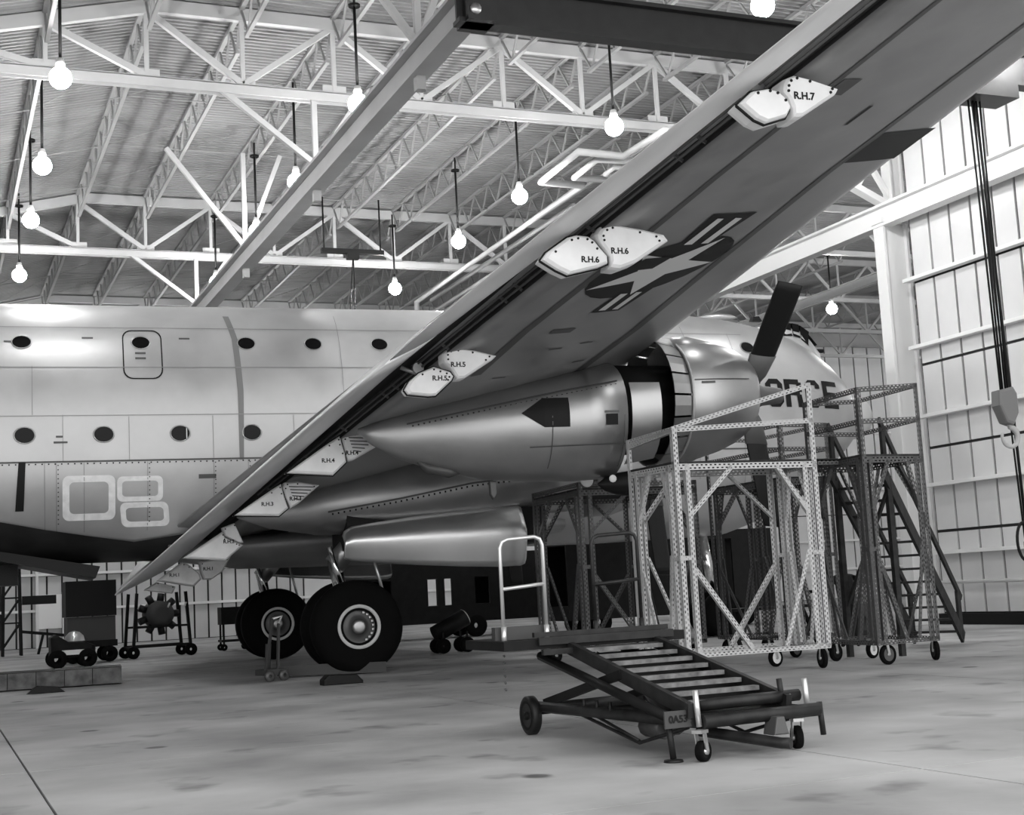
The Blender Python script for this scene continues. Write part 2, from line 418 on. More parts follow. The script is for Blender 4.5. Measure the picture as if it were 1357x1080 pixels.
# ---- crane runways
def runway(X, y0, y1, z, label, hang=True, k=1.0, m=None):
    r = empty('crane_runway', (X, 0, 0), 0, label, 'crane rail')
    b = MB(); b.box(-.2*k, .2*k, y0, y1, z, z+.07); b.box(-.025, .025, y0, y1, z+.07, z+.58*k); b.box(-.2*k, .2*k, y0, y1, z+.58*k, z+.65*k)
    b.build('rail_beam', m or M_truss, r)
    if hang:
        for Y in (24.7, 32.6, 41.0, 49.3):
            zt = 14.0 if Y in (32.6, 49.3) else 15.2
            for dx in (-2.3, .0, 1.15):
                MB().bar((0, Y, z+.65), (dx, Y, zt), .13, .13, (0,1,0)).build('hanger_strut', M_truss, r)
            MB().box(-.09, .09, Y-.1, Y+.1, z-.28, z).build('hanger_plate', M_truss, r)
    return r
runway(8.85, 22.05, 58, 11.6, 'pale underslung crane rail running deep into the hall on struts from the trusses')
r = runway(25.65, FRONT, 58, 11.45, 'white crane rail fixed along the tall panelled wall', False, 1.0, M_column)
MB().tube([(25.5, FRONT, 12.35), (25.5, 60, 12.35)], .06, 8).build('pipe', M_column, r); MB().tube([(25.4, FRONT, 12.1), (25.4, 60, 12.1)], .045, 8).build('pipe', M_column, r)
MB().tube([(25.0, 32.8, 13.6), (25.0, 32.8, 11.2), (25.7, 32.8, 11.0)], .09, 8).build('drain_pipe', M_column, r)
for y in (24.5, 26, 27.5, 29, 30.5): MB().box(25.3, 26.1, y-.04, y+.04, 12.0, 12.06).build('pipe_bracket', M_column, r)
runway(30.7, 36, 56, 11.6, 'white crane rail of the neighbouring bay, seen past the white column', False, .5, M_column)
# ---- bridge crane girder with its trolley, ropes and hooks
bc = empty('bridge_crane', (0, 21.7, 0), 0, 'dark travelling crane girder above the wing with a hook on ropes', 'crane')
g = MB(); g.box(8.5, 25.1, -.16, .16, 11.42, 11.5); g.box(8.5, 25.1, -.03, .03, 11.5, 12.12); g.box(8.5, 25.1, -.16, .16, 12.12, 12.2); g.build('girder', M_darksteel, bc)
MB().box(8.62, 9.15, -.3, .3, 11.42, 11.98).build('end_truck', M_darksteel, bc); MB().lathe([(0, 0), (0, .1), (.05, .1), (.05, 0)], (8.75, -.34, 11.6), 'y', 14).build('truck_wheel', M_rim, bc)
MB().box(24.9, 25.4, -.8, .8, 11.3, 11.75).build('end_truck', M_darksteel, bc)
tr = MB().box(19.2, 20.7, -.35, .35, 11.05, 11.4).build('trolley', M_darksteel, bc)
HX, HY = 19.87, 0.0
rp = MB()
for dx, dx2 in ((-.16, -.1), (-.04, -.05), (.05, .02), (.14, .08)):
    rp.tube([(HX+dx, .05, 11.1), (HX+dx2, 0, 5.0)], .022, 6)
rp.build('hoist_rope', M_black, bc)
hb = MB().prism([(HX-.25, 5.0), (HX+.12, 5.08), (HX+.2, 4.95), (HX+.2, 4.55), (HX+.05, 4.3), (HX-.12, 4.35), (HX-.27, 4.7)], -.14, .14, .05).build('hook_block', mat('hook_block_paint', .2, .5), bc)
hp = [(HX+.02+.2*math.cos(math.radians(a)), 0, 4.08+.2*math.sin(math.radians(a))) for a in range(80, -215, -20)]
MB().tube([(HX+.02, 0, 4.4)]+hp, [.06]+[.06-.0022*i for i in range(len(hp))], 10).build('hook', mat('hook_paint', .5, .5), hb)
cb = MB(); cb.tube([(HX-.02, .1, 11.1), (HX+.15, .1, 4.6), (HX+.22, .08, 1.9)], .02, 6); cb.tube([(HX+.1, .14, 11.1), (HX+.25, .1, 4.6), (HX+.28, .08, 1.7)], .03, 6); cb.build('pendant_cable', M_black, bc)
cb = MB(); cb.tube([(HX+.2+.2*math.cos(math.radians(a)), .06, 2.0+.38*math.sin(math.radians(a))+.0) for a in range(80, 300, 14)], .03, 6); cb.build('cable_loop', M_black, bc)
MB().box(HX+.22, HX+.36, .0, .14, 1.35, 2.0).build('control_pendant', mat('pendant_grey', .25, .5), bc)
# ---- heating pipes under the roof
hp = empty('heating_pipes', (0, 0, 0), 0, 'white looped heating pipes under the roof above the wing', 'pipe')
def pz(p, z=13.2): return (p[0], p[1], z)
MB().tube([pz(p) for p in ((20.5, 30.4), (17.67, 30.65), (17.59, 32.86), (16.2, 32.78), (16.32, 35.6), (17.67, 35.69), (18.06, 51.98))]+[(18.06, 51.98, 12.2)], .11, 8).build('pipe_run', M_truss, hp)
MB().tube([pz(p) for p in ((20.8, 32.9), (17.9, 33.2), (17.0, 33.3), (17.1, 35.0), (21, 34.9))], .1, 8).build('pipe_run', M_truss, hp)
MB().tube([pz(p) for p in ((21, 33.6), (17.8, 33.8), (17.85, 34.5), (21, 34.4))], .08, 8).build('pipe_run', M_truss, hp)
MB().tube([pz(p, 13.3) for p in ((18.5, 38), (18.7, 52))], .08, 8).build('pipe_run', M_truss, hp)
MB().tube([pz(p, 13.2) for p in ((19.2, 38), (19.4, 54))], .08, 8).build('pipe_run', M_truss, hp)
ht = empty('hoist_trolley', (13.4, 45, 13.3), 0, 'black bar hoist hanging under the roof with two thin ropes', 'hoist')
MB().box(-1.1, 1.1, -.1, .1, -.06, .1).build('hoist_bar', M_black, ht); MB().box(-.2, .2, -.12, .12, -.25, -.06).build('hoist_motor', M_black, ht)
MB().tube([(0, 0, -.2), (-.35, 0, -4.2)], .02, 5).build('rope', M_black, ht); MB().tube([(.02, 0, -.2), (0, 0, -4.2)], .02, 5).build('rope', M_black, ht)
MB().tube([(-1, 0, .05), (-1, 0, 1.9)], .03, 5).build('hanger_rod', M_black, ht); MB().tube([(1, 0, .05), (1, 0, 1.9)], .03, 5).build('hanger_rod', M_black, ht)
# ---- lamps
lproto = None
def lamp(X, Y, Z, label, top=None):
    global lproto
    if lproto is None:
        lproto = empty('hanging_lamp', (0, 0, 0), 0, 'x', 'lamp', 'hanging globe lamps under the roof')
        MB().tube([(0, 0, .42), (0, 0, 2.3)], .035, 6).build('cord', M_black, lproto)
        MB().lathe([(0, .1), (.1, .1), (.22, .07), (.22, 0)], (0, 0, .2), 'z', 12).build('socket', M_lampcap, lproto)
        MB().lathe([(.23*math.sin(math.radians(a)), max(.001, .23*math.cos(math.radians(a)))) for a in range(-90, 91, 20)], (0, 0, 0), 'z', 16).build('globe', M_lamp, lproto)
        MB().lathe([(0, .14), (.05, .14), (.05, 0)], (0, 0, 2.3), 'z', 10).build('ceiling_plate', M_black, lproto)
        MB().tube([(0, 0, 2.3), (0, 0, 2.75)], .03, 5).build('drop_rod', M_black, lproto)
        o = lproto
    else: o = copy_tree(lproto)
    o.location = (X, Y, Z); o['label'] = label
WL = 12.6
rows = ((29.1, 'row nearest the camera'), (35.2, 'second row'), (40.35, 'third row'), (47.2, 'fourth row'))
colsx = ((2.6, 'over the aft body windows'), (9.0, 'beside the underslung crane rail'), (15.45, 'above the wing'))
for (Y, rl) in rows:
    for (X, cl) in colsx: lamp(X+(Y-35)*.012, Y, WL, f'added unseen globe lamp {cl}, {rl} in the hall')
lamp(15.0, 21.9, WL, 'glowing hanging globe lamp close above the dark crane girder')
lamp(35.2, 48.1, WL, 'glowing hanging globe lamp seen past the propeller blade')
for i, (X, Y, lb) in enumerate(((34, 40, 'by the white column'), (45, 40, 'in the middle of the neighbouring bay'), (52, 50, 'deep in the neighbouring bay'), (55.5, 62, 'in the far corner of the neighbouring bay'), (2.9, 65, 'hidden past the aft body near the far wall'), (9.3, 65, 'hidden past the airplane body near the far wall'), (15.9, 65, 'hidden past the wing near the far wall'), (35, 60, 'near the far wall past the column'), (22, 29, 'above the wing tip side near the panelled wall'), (22, 20, 'close to the hook ropes above the wing'))):  # lamps out of view, added to brighten the far and side walls
    lamp(X, Y, WL, 'added unseen globe lamp '+lb)
# ================================================================== THE AIRPLANE (own frame: x to the nose, y to its port side, z up)
AP = empty('cargo_airplane', (8.70, 34.75, 0), math.radians(-3.7), 'huge bare metal propeller transport airplane with FORCE lettered near its nose', 'airplane')
# ---- fuselage sections: x, zc, up, down, half width
FUS = [(-19, 6.2, 2.7, 2.2, 1.9), (-14, 5.7, 3.3, 2.7, 2.25), (-9, 5.55, 3.45, 2.75, 2.3), (8, 5.55, 3.45, 2.85, 2.3), (10.5, 5.6, 3.38, 2.85, 2.3), (11.7, 5.62, 3.28, 2.83, 2.28), (12.5, 5.66, 3.1, 2.62, 2.24),
       (13.2, 5.72, 2.9, 2.3, 2.14), (13.9, 5.8, 2.62, 1.95, 1.98), (14.6, 5.88, 2.2, 1.62, 1.75), (15.2, 5.92, 1.75, 1.28, 1.45), (15.7, 5.95, 1.3, .95, 1.1), (16.05, 5.95, .88, .66, .75), (16.28, 5.95, .45, .36, .4), (16.36, 5.95, .05, .05, .05)]
NEXP, NLOW = 2.5, 2.7     # the flanks turn under more sharply than they round over
def fsec(x): return [interp(x, FUS, k) for k in (1, 2, 3, 4)]
def fhw(x, z):
    zc, u, d, wd = fsec(x); t = (z-zc)/(u if z > zc else d); t = min(abs(t), .9999); e = NEXP if z > zc else NLOW
    return wd*(1-t**e)**(1/e)
def fring(x, n=88, off=0.0):
    zc, u, d, wd = fsec(x); out = []
    for k in range(n):
        a = 2*math.pi*k/n; ca, sa = math.cos(a), math.sin(a)
        e = NEXP if sa > 0 else NLOW
        y = (wd+off)*math.copysign(abs(ca)**(2/e), ca); z = zc+((u if sa > 0 else d)+off)*math.copysign(abs(sa)**(2/e), sa)
        out.append((x, y, z))
    return out
xsf = [-19, -16, -14, -11, -9, -8, -7, -6.2, -5.5, -4.8, -4.2, -3, -2, 0, 3, 6, 8, 9.5, 10.5, 11.1, 11.7, 12.1, 12.5, 12.85, 13.2, 13.55, 13.9, 14.25, 14.6, 14.9, 15.2, 15.45, 15.7, 15.9, 16.05, 16.18, 16.28, 16.36]
b = MB(); b.loft([fring(x) for x in xsf], True); FU = b.build('fuselage', M_alum, AP)
def fside(poly_xz, off=0.012, th=0.0, name='patch', m=M_seam, parent=AP, step=0.12):
    """thin skin-hugging patch on the near side from a polygon strip given as list of quads ((x,z)*4); subdivided"""
    b = MB()
    for q in poly_xz:
        (a0, a1, a2, a3) = q
        nu = max(1, int(max(math.dist(a0, a1), math.dist(a3, a2))/step)); nv = max(1, int(max(math.dist(a0, a3), math.dist(a1, a2))/step))
        vs = []
        for i in range(nu+1):
            for j in range(nv+1):
                u, v = i/nu, j/nv
                x = lerp(lerp(a0[0], a1[0], u), lerp(a3[0], a2[0], u), v); z = lerp(lerp(a0[1], a1[1], u), lerp(a3[1], a2[1], u), v)
                vs.append((x, -fhw(x, z)-off, z))
        fs = [(i*(nv+1)+j, (i+1)*(nv+1)+j, (i+1)*(nv+1)+j+1, i*(nv+1)+j+1) for i in range(nu) for j in range(nv)]
        b.add(vs, fs, None, True)
    return b.build(name, m, parent)
def hs(x0, x1, z, w=.02): return [((x0, z-w/2), (x1, z-w/2), (x1, z+w/2), (x0, z+w/2))]
def vs_(x, z0, z1, w=.02, dx=0): return [((x-w/2, z0), (x+w/2, z0), (x+w/2+dx, z1), (x-w/2+dx, z1))]
M_lap = mat('lap_joint', .30, .5, metal=.5)
for z, x0, x1 in ((7.17, -14, 9), (6.03, -14, 9), (8.18, -14, 12)): fside(hs(x0, x1, z, .018), name='skin_seam', m=M_lap)
fside(hs(-14, 12.5, 4.98, .04), name='skin_seam', m=M_seam)
for x, z0, z1 in ((-6.4, 6.05, 7.2), (-5.75, 5.0, 6.05), (-2.4, 5.0, 6.0), (.75, 6, 8.6), (-4.3, 5.0, 6.0), (-.5, 5.0, 6.0), (4.5, 5, 8.3), (8, 5, 8.4), (10.2, 4.2, 8.4), (11.55, 4, 8.2)): fside(vs_(x, z0, z1, .014), name='skin_seam', m=M_lap)
for x in (-6.15, -5.9, -5.3, -3.9, -2.4, -1.6, -1.1): fside(vs_(x, 3.4, 4.95, .014), name='skin_seam', m=M_lap)
# rivet rows along the seams: joined, far too small to pick apart
rv = MB()
for k in range(70):
    x = -7.6+.14*k; z = 4.93; y = -fhw(x, z)-.012; rv.box(x-.015, x+.015, y-.008, y, z-.015, z+.015)
for xr in (-5.9, -3.9, -2.4, -1.6, -1.1):
    for k in range(14):
        z = 3.6+.1*k; x = xr+.04; y = -fhw(x, z)-.012; rv.box(x-.012, x+.012, y-.006, y, z-.012, z+.012)
rv.build('rivet_rows', M_black, AP, 'stuff')
# broad dark band around the body
bq = [((-1.80+.0, 4.95), (-1.70, 4.95), (-1.66, 6.6), (-1.80, 6.6)), ((-1.80, 6.6), (-1.66, 6.6), (-1.72, 7.9), (-1.86, 7.9)), ((-1.86, 7.9), (-1.72, 7.9), (-1.86, 8.55), (-2.0, 8.55))]
fside(bq, name='joint_band', m=mat('joint_band_grey', .22, .5, metal=.4))
# belly shade and dirt painted on as a black skin below a curved edge
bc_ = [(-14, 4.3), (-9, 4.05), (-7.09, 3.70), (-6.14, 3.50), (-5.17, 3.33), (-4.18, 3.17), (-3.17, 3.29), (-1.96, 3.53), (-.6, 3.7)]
M_belly = mat('belly_shade_grime', .02, .6, noise=.4, nscale=1.5, spec=.3)
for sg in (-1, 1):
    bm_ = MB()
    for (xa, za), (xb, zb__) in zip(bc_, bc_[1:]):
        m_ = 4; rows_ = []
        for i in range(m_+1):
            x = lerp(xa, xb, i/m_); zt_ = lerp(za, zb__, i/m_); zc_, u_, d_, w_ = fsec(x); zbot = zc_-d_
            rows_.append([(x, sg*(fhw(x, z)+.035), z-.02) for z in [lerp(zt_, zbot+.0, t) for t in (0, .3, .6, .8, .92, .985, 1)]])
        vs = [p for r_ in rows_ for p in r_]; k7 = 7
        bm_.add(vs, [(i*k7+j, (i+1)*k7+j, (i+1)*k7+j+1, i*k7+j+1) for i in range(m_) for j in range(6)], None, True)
    bm_.build('belly_shade_grime', M_belly, AP)
# portholes
def porthole(x, z, rx, rz, blind=None):
    n = 20; y0 = -fhw(x, z)
    fr = MB(); rg = []
    for k, r, d in ((0, 1.12, .002), (1, 1.12, .02), (2, .98, .02), (3, .98, -.02)):
        rg.append([(x+rx*r*math.cos(2*math.pi*i/n), -fhw(x+rx*r*math.cos(2*math.pi*i/n), z+rz*r*math.sin(2*math.pi*i/n))-d, z+rz*r*math.sin(2*math.pi*i/n)) for i in range(n)])
    f = fr.loft(rg, False).build('porthole', M_alum2, AP)
    g = [(x+rx*math.cos(2*math.pi*i/n), -fhw(x+rx*math.cos(2*math.pi*i/n), z+rz*math.sin(2*math.pi*i/n))-.008, z+rz*math.sin(2*math.pi*i/n)) for i in range(n)]
    c = (x, y0-.008, z); b = MB(); b.add(g+[c], [(i, (i+1) % n, n) for i in range(n)], None, True); b.build('pane', M_glass, f)
    if blind: fside([((x+rx*blind[0], z-rz*.8), (x+rx*blind[1], z-rz*.8), (x+rx*blind[1], z+rz*.8), (x+rx*blind[0], z+rz*.8))], .014, name='blind', m=M_paper, parent=f)
    return f
for x in (-9.3, -6.62, -3.98, -1.52, .1, 1.76, 3.5, 5.2, 7.0, 8.8, 10.4, 12.05): porthole(x, 7.79, .205, .155)
for i, x in enumerate((-8.3, -6.57, -4.86, -3.15, -1.5, .1)): porthole(x, 5.59, .215, .175, (.62, .72) if i == 3 else None)
# crew door outline (dark seal) with its small stencil
def rr(x0, x1, z0, z1, r, n=5):
    pts = []
    for cx, cz, a0 in ((x1-r, z1-r, 0), (x0+r, z1-r, 90), (x0+r, z0+r, 180), (x1-r, z0+r, 270)):
        for i in range(n+1): a = math.radians(a0+90*i/n); pts.append((cx+r*math.cos(a), cz+r*math.sin(a)))
    return pts
def fringe(x0, x1, z0, z1, r, wd, name, m, skew=0.0, parent=AP, off=.012):
    o = rr(x0, x1, z0, z1, r); cx, cz = (x0+x1)/2, (z0+z1)/2
    i = [(cx+(p[0]-cx)*(1-2*wd/(x1-x0)), cz+(p[1]-cz)*(1-2*wd/(z1-z0))) for p in o]
    sk = lambda p: (p[0]+skew*(p[1]-cz), p[1])
    q = [(sk(o[k]), sk(o[(k+1) % len(o)]), sk(i[(k+1) % len(o)]), sk(i[k])) for k in range(len(o))]
    return fside(q, off, name=name, m=m, parent=parent)
dp = fside([((-4.36, 6.93), (-3.55, 6.93), (-3.55, 8.05), (-4.36, 8.05))], .004, name='crew_door', m=M_alum)
fringe(-4.40, -3.50, 6.88, 8.12, .22, .028, 'door_seal', M_black, parent=dp)
for k in range(2): fside(hs(-4.12, -3.88, 7.52-.13*k, .05), .014, name='stencil', m=M_seam, parent=dp)
for x0, x1, z in ((-5.3, -5.05, 7.9), (-3.1, -2.85, 7.9), (-5.95, -5.65, 5.42), (-5.9, -5.75, 5.55), (-2.75, -2.35, 4.58), (-7.0, -6.85, 7.8)): fside(hs(x0, x1, z, .045 if z > 5 else .1), .013, name='stencil', m=M_seam)
# masked patches outlined in chalky white on the lower side
fringe(-5.77, -4.62, 3.66, 4.66, .14, .15, 'paint_outline', M_ringw); fringe(-4.58, -3.56, 4.05, 4.62, .12, .11, 'paint_outline', M_ringw); fringe(-4.5, -3.42, 3.48, 4.03, .14, .12, 'paint_outline', M_ringw, -.1)
fside([((-6.78, 3.9), (-6.6, 3.9), (-6.55, 4.98), (-6.7, 4.98))], .03, name='door_track', m=M_black)
# lettering
def letter(ch, x0, x1, z0, z1, s=.17):
    c = .14; L = []
    def H(za, zb, a=x0, b=x1): L.append(((a, za), (b, za), (b, zb), (a, zb)))
    def V(a, b, za=z0, zb=z1): L.append(((a, za), (b, za), (b, zb), (a, zb)))
    zm = (z0+z1)/2
    if ch == 'F': V(x0, x0+s); H(z1-s*.85, z1, x0+s); H(zm-s*.3, zm+s*.45, x0+s, x1-.1)
    if ch == 'E': V(x0, x0+s); H(z1-s*.85, z1, x0+s); H(zm-s*.35, zm+s*.4, x0+s, x1-.1); H(z0, z0+s*.85, x0+s)
    if ch in 'OC':
        V(x0, x0+s, z0+c, z1-c); H(z1-s*.85, z1, x0+c, x1-c); H(z0, z0+s*.85, x0+c, x1-c)
        for (xa, xb, za, zb) in ((x0, x0+c, z1-c, z1), (x0, x0+c, z0+c, z0)): L.append(((xa, za), (xa+s, za), (xb+.05, zb+(-s*.85 if zb > za else s*.85)), (xb, zb)))
        for (xa, xb, za, zb) in ((x1, x1-c, z1-c, z1), (x1, x1-c, z0+c, z0)): L.append(((xa, za), (xa-s, za), (xb-.05, zb+(-s*.85 if zb > za else s*.85)), (xb, zb)))
        if ch == 'O': V(x1-s, x1, z0+c, z1-c)
        else: V(x1-s, x1, z1-c-.1, z1-c); V(x1-s, x1, z0+c, z0+c+.1)
    if ch == 'R':
        V(x0, x0+s); H(z1-s*.85, z1, x0+s, x1-c*.6); H(zm-s*.35, zm+s*.4, x0+s, x1-c*.6); V(x1-s, x1, zm+s*.2, z1-s*.5)
        L.append(((x1-s*1.15, zm-s*.2), (x1-s*.15, zm-s*.2), (x1+.02, z0), (x1-s, z0)))
    return fside(L, .012, name='letter', m=M_black, step=.09)
for ch, a, b_ in (('F', 11.70, 12.19), ('O', 12.33, 12.89), ('R', 12.96, 13.55), ('C', 13.67, 14.23), ('E', 14.35, 14.97)): letter(ch, a, b_, 6.10, 6.88)
# cockpit
ck = MB()
for (x, h, hw) in ((13.3, 8.62, .9),): pass
rings = []
for x, zt, zb_, hw in ((13.2, 8.66, 7.9, .95), (13.8, 8.78, 7.7, 1.05), (14.25, 8.72, 7.5, 1.05), (14.62, 8.42, 7.3, 1.0), (14.98, 8.05, 7.1, .85)):
    ring = []
    for k in range(16):
        a = 2*math.pi*k/16; ca, sa = math.cos(a), math.sin(a)
        ring.append((x, hw*math.copysign(abs(ca)**.7, ca), (zt+zb_)/2+(zt-zb_)/2*math.copysign(abs(sa)**.7, sa)))
    rings.append(ring)
ckp = ck.loft(rings, True).build('cockpit_canopy', M_alum, AP)
for (q) in (((14.02, 8.28), (14.24, 8.22), (14.24, 8.62), (14.02, 8.66)), ((14.27, 8.18), (14.5, 8.02), (14.55, 8.42), (14.27, 8.6)), ((13.7, 8.28), (13.98, 8.28), (13.98, 8.66), (13.7, 8.66))):
    MB().add([(p[0], -1.06+.12*max(0, p[0]-14.2)-(.0 if i < 2 else -.22), p[1]) for i, p in enumerate(q)]+[(p[0], -1.0, p[1]) for p in q], [(0,1,2,3),(4,7,6,5),(0,4,5,1),(1,5,6,2),(2,6,7,3),(3,7,4,0)]).build('windscreen_pane', M_glass, ckp)
MB().add([(14.62, -.8, 8.4), (14.62, .8, 8.4), (14.94, .7, 8.07), (14.94, -.7, 8.07), (14.6, -.8, 8.44), (14.6, .8, 8.44), (14.97, .7, 8.1), (14.97, -.7, 8.1)], [(4,5,6,7),(0,3,2,1),(0,4,7,3),(1,2,6,5),(0,1,5,4),(3,7,6,2)]).build('windscreen_pane', M_glass, ckp)
MB().lathe([(-.12, .0), (-.08, .06), (.1, .06), (.14, 0)], (15.25, -.35, 7.98), 'x', 8).build('probe', M_black, AP)
MB().lathe([(-.25, .5), (.1, .62), (.55, .62), (.85, .5), (1.02, .28), (1.1, .02)], (15.9, 0, 6.05), 'x', 24).build('nose_radome', mat('radome_white', .7, .4), AP)
MB().lathe([(-.6, .01), (-.4, .09), (0, .13), (.4, .09), (.6, .01)], (11.9, -.6, 8.88), 'x', 10).build('dome_antenna', M_alum2, AP)
MB().prism([(13.0, 8.8), (13.35, 8.8), (13.25, 8.95), (13.05, 8.93)], -.55, -.35, .03).build('blade_antenna', M_black, AP)
# open well door hanging below the body
wd = MB().add([(-9.2, -1.6, 3.45), (-9.2, 1.6, 3.45), (-4.95, 1.6, 2.62), (-4.95, -1.6, 2.62), (-9.2, -1.6, 3.3), (-9.2, 1.6, 3.3), (-5.05, 1.6, 2.36), (-5.05, -1.6, 2.36)], [(0,1,2,3),(7,6,5,4),(0,3,7,4),(1,5,6,2),(3,2,6,7),(0,4,5,1)]).build('well_door', M_black, AP)
MB().box(-7.2, -6.75, -.5, .5, 2.3, 3.2).build('door_hinge_post', M_black, AP)
# ---- wing (both sides)
LEa, LEb = (4.64, 5.93), (-.034, .1154); SLa, SLb = (-1.04, 4.58), (.1517, .1609)
def wline(d):                    # d = |y|; returns leading edge and slot line points
    e = d-11.3
    return LEa[0]+LEb[0]*e, LEa[1]+LEb[1]*e, SLa[0]+SLb[0]*e, SLa[1]+SLb[1]*e
def zlow(x, d):
    lx, lz, sx, sz = wline(d); c = lx-sx; t = min(max((lx-x)/c, 0), 1)
    return lz+(sz-lz)*t-.02*c*math.sin(math.pi*t)
FS = [(0, -4.56, 1.93, -3.05, 2.67), (14, -1.93, 4.61, -.93, 5.17), (15.5, -1.55, 4.92, -.70, 5.40), (17, -1.18, 5.30, -.48, 5.59), (20, -.60, 5.84, -.02, 5.97), (26.5, .46, 6.77, .97, 6.96)]
def wring(d, s):
    lx, lz, sx, sz = wline(d); c = (lx-sx)/.78; out = []
    for t in (1.0, .9, .8, .65, .5, .35, .2, .1, .04):
        out.append((lx-(lx-sx)*t, s*d, zlow(lx-(lx-sx)*t, d)))
    out[-1] = (out[-1][0], out[-1][1], out[-1][2]+.0)
    out.append((lx+.02*c, s*d, lz+.02*c))
    ths = .115 if d < 12 else .10
    for t in (.04, .1, .2, .35, .5, .7, .85, 1.0, 1.1):
        th = ths*c*(2.6*math.sqrt(max(t, 0))*(1-t*.86))*.62+.02*c
        x = lx-(lx-sx)*t; out.append((x, s*d, lz+(sz-lz)*t*.84+th))
    u = out[-1]; out.append((u[0]+.02, s*d, u[2]-.04))
    out.append((sx+.22*(lx-sx)*.3, s*d, u[2]-.12)); 
    return out
for s, nm in ((-1, 'wing'), (1, 'wing')):
    ds = [0, 2.3, 5.2, 8, 11.3, 14, 17, 20, 23, 25.3, 26.3] if s < 0 else [0, 2.3, 5.2, 8, 11.3, 16, 21, 26.3]
    WG = MB().loft([wring(d, s) for d in ds], True, True).build(nm, M_wingskin, AP)
    if s < 0: WINGR = WG
    # dark cove behind the rear spar
    cv = MB(); rings = []
    for d in ds:
        lx, lz, sx, sz = wline(d); rings.append([(sx-.01, s*d, sz-.005), (sx+.10*(lx-sx), s*d, sz+.02), (sx+.10*(lx-sx), s*d, sz+.3), (sx-.04, s*d, sz+.22)])
    # flap then aileron
    def pan(d0, d1, name, n, gap=0.0):
        rings = []
        for i in range(n+1):
            d = lerp(d0, d1, i/n); tx, tz, bx, bz = [interp(d, FS, k) for k in (1, 2, 3, 4)]; c = bx-tx
            hx, hz = c/math.hypot(c, bz-tz), (bz-tz)/math.hypot(c, bz-tz)   # chordwise unit; normal up
            nx, nz = -hz, hx; C = math.hypot(c, bz-tz)
            P = lambda u, h: (tx+hx*u*C+nx*h*C, s*d, tz+hz*u*C+nz*h*C)
            rings.append([P(0, 0), P(.25, -.012), P(.5, -.02), P(.75, -.018), P(.95, .0), P(1.06, .05), P(1.1, .12), P(1.02, .19), P(.8, .2), P(.5, .14), P(.25, .075), P(0, .012)])
        return MB().loft(rings, True, True).build(name, M_flap, AP)
    pan(.12, 15.6, 'flap', 16); pan(15.75, 26.3, 'aileron', 8)
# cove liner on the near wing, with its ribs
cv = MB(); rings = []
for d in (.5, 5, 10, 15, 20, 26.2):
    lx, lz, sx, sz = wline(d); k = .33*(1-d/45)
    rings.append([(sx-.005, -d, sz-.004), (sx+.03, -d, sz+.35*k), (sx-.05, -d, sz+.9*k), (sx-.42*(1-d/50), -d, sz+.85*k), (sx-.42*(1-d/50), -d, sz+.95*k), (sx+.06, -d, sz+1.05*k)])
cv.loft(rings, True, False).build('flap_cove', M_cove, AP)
for dz_, dd in ((.05, .06), (.10, .12)):
    MB().tube([(wline(d)[2]-dd, -d, wline(d)[3]+dz_) for d in (6, 10, 15, 20, 25.5)], .018, 6).build('control_rod', M_seam, AP)
for i in range(13):
    d = 4.6+1.45*i+.5*((i*7) % 3); lx, lz, sx, sz = wline(d)
    MB().bar((sx-.0, -d, sz+.03), (sx-.13, -d, sz+.12), .025, .04).build('cove_rib', M_seam, AP)
# thin patches lying on the lower skin
def wpatch(polys, name, m, off=.008, step=.2, parent=None):
    b = MB()
    for q in polys:
        a0, a1, a2, a3 = q
        nu = max(1, int(max(math.dist(a0, a1), math.dist(a3, a2))/step)); nv = max(1, int(max(math.dist(a0, a3), math.dist(a1, a2))/step)); vs = []
        for i in range(nu+1):
            for j in range(nv+1):
                u, v = i/nu, j/nv
                x = lerp(lerp(a0[0], a1[0], u), lerp(a3[0], a2[0], u), v); d = lerp(lerp(a0[1], a1[1], u), lerp(a3[1], a2[1], u), v)
                vs.append((x, -d, zlow(x, d)-off))
        b.add(vs, [(i*(nv+1)+j, (i+1)*(nv+1)+j, (i+1)*(nv+1)+j+1, i*(nv+1)+j+1) for i in range(nu) for j in range(nv)], None, True)
    return b.build(name, m, parent or WINGR)
def strip(pts, w0, w1):
    out = []
    for i in range(len(pts)-1):
        a, b_ = pts[i], pts[i+1]; t0, t1 = i/(len(pts)-1), (i+1)/(len(pts)-1); wa, wb = lerp(w0, w1, t0)/2, lerp(w0, w1, t1)/2
        out.append(((a[0]-wa, a[1]), (a[0]+wa, a[1]), (b_[0]+wb, b_[1]), (b_[0]-wb, b_[1])))
    return out
wpatch(strip([(.55, 13.4), (.66, 15.6), (.98, 18.4), (1.21, 21.0), (1.65, 24.8), (1.8, 26)], .20, .04), 'spar_seam', M_seam2)
wpatch(strip([(3.0, 9.7), (3.27, 13.85), (3.2, 17), (3.17, 20.3), (3.38, 23.9), (3.5, 26)], .24, .05), 'spar_seam', M_seam2)
wpatch([((3.2, 20.6), (4.3, 20.15), (4.32, 21.05), (3.31, 21.4))], 'landing_light_cover', M_black)
wpatch([((2.35, 22.0), (2.40, 22.0), (2.46, 22.45), (2.41, 22.45))], 'stencil', M_black); wpatch([((1.5, 23.0), (1.75, 22.9), (1.8, 23.25), (1.55, 23.3))], 'access_panel', M_seam2)
wpatch([((1.2, 15.2), (1.65, 15.0), (1.68, 15.2), (1.22, 15.4))], 'vent', M_seam2)
for x, d in ((1.6, 14.1), (2.2, 14.0), (2.6, 12.6), (1.0, 12.9)): wpatch([((x, d), (x+.28, d-.12), (x+.28, d-.06), (x, d+.06))], 'stencil', M_seam)
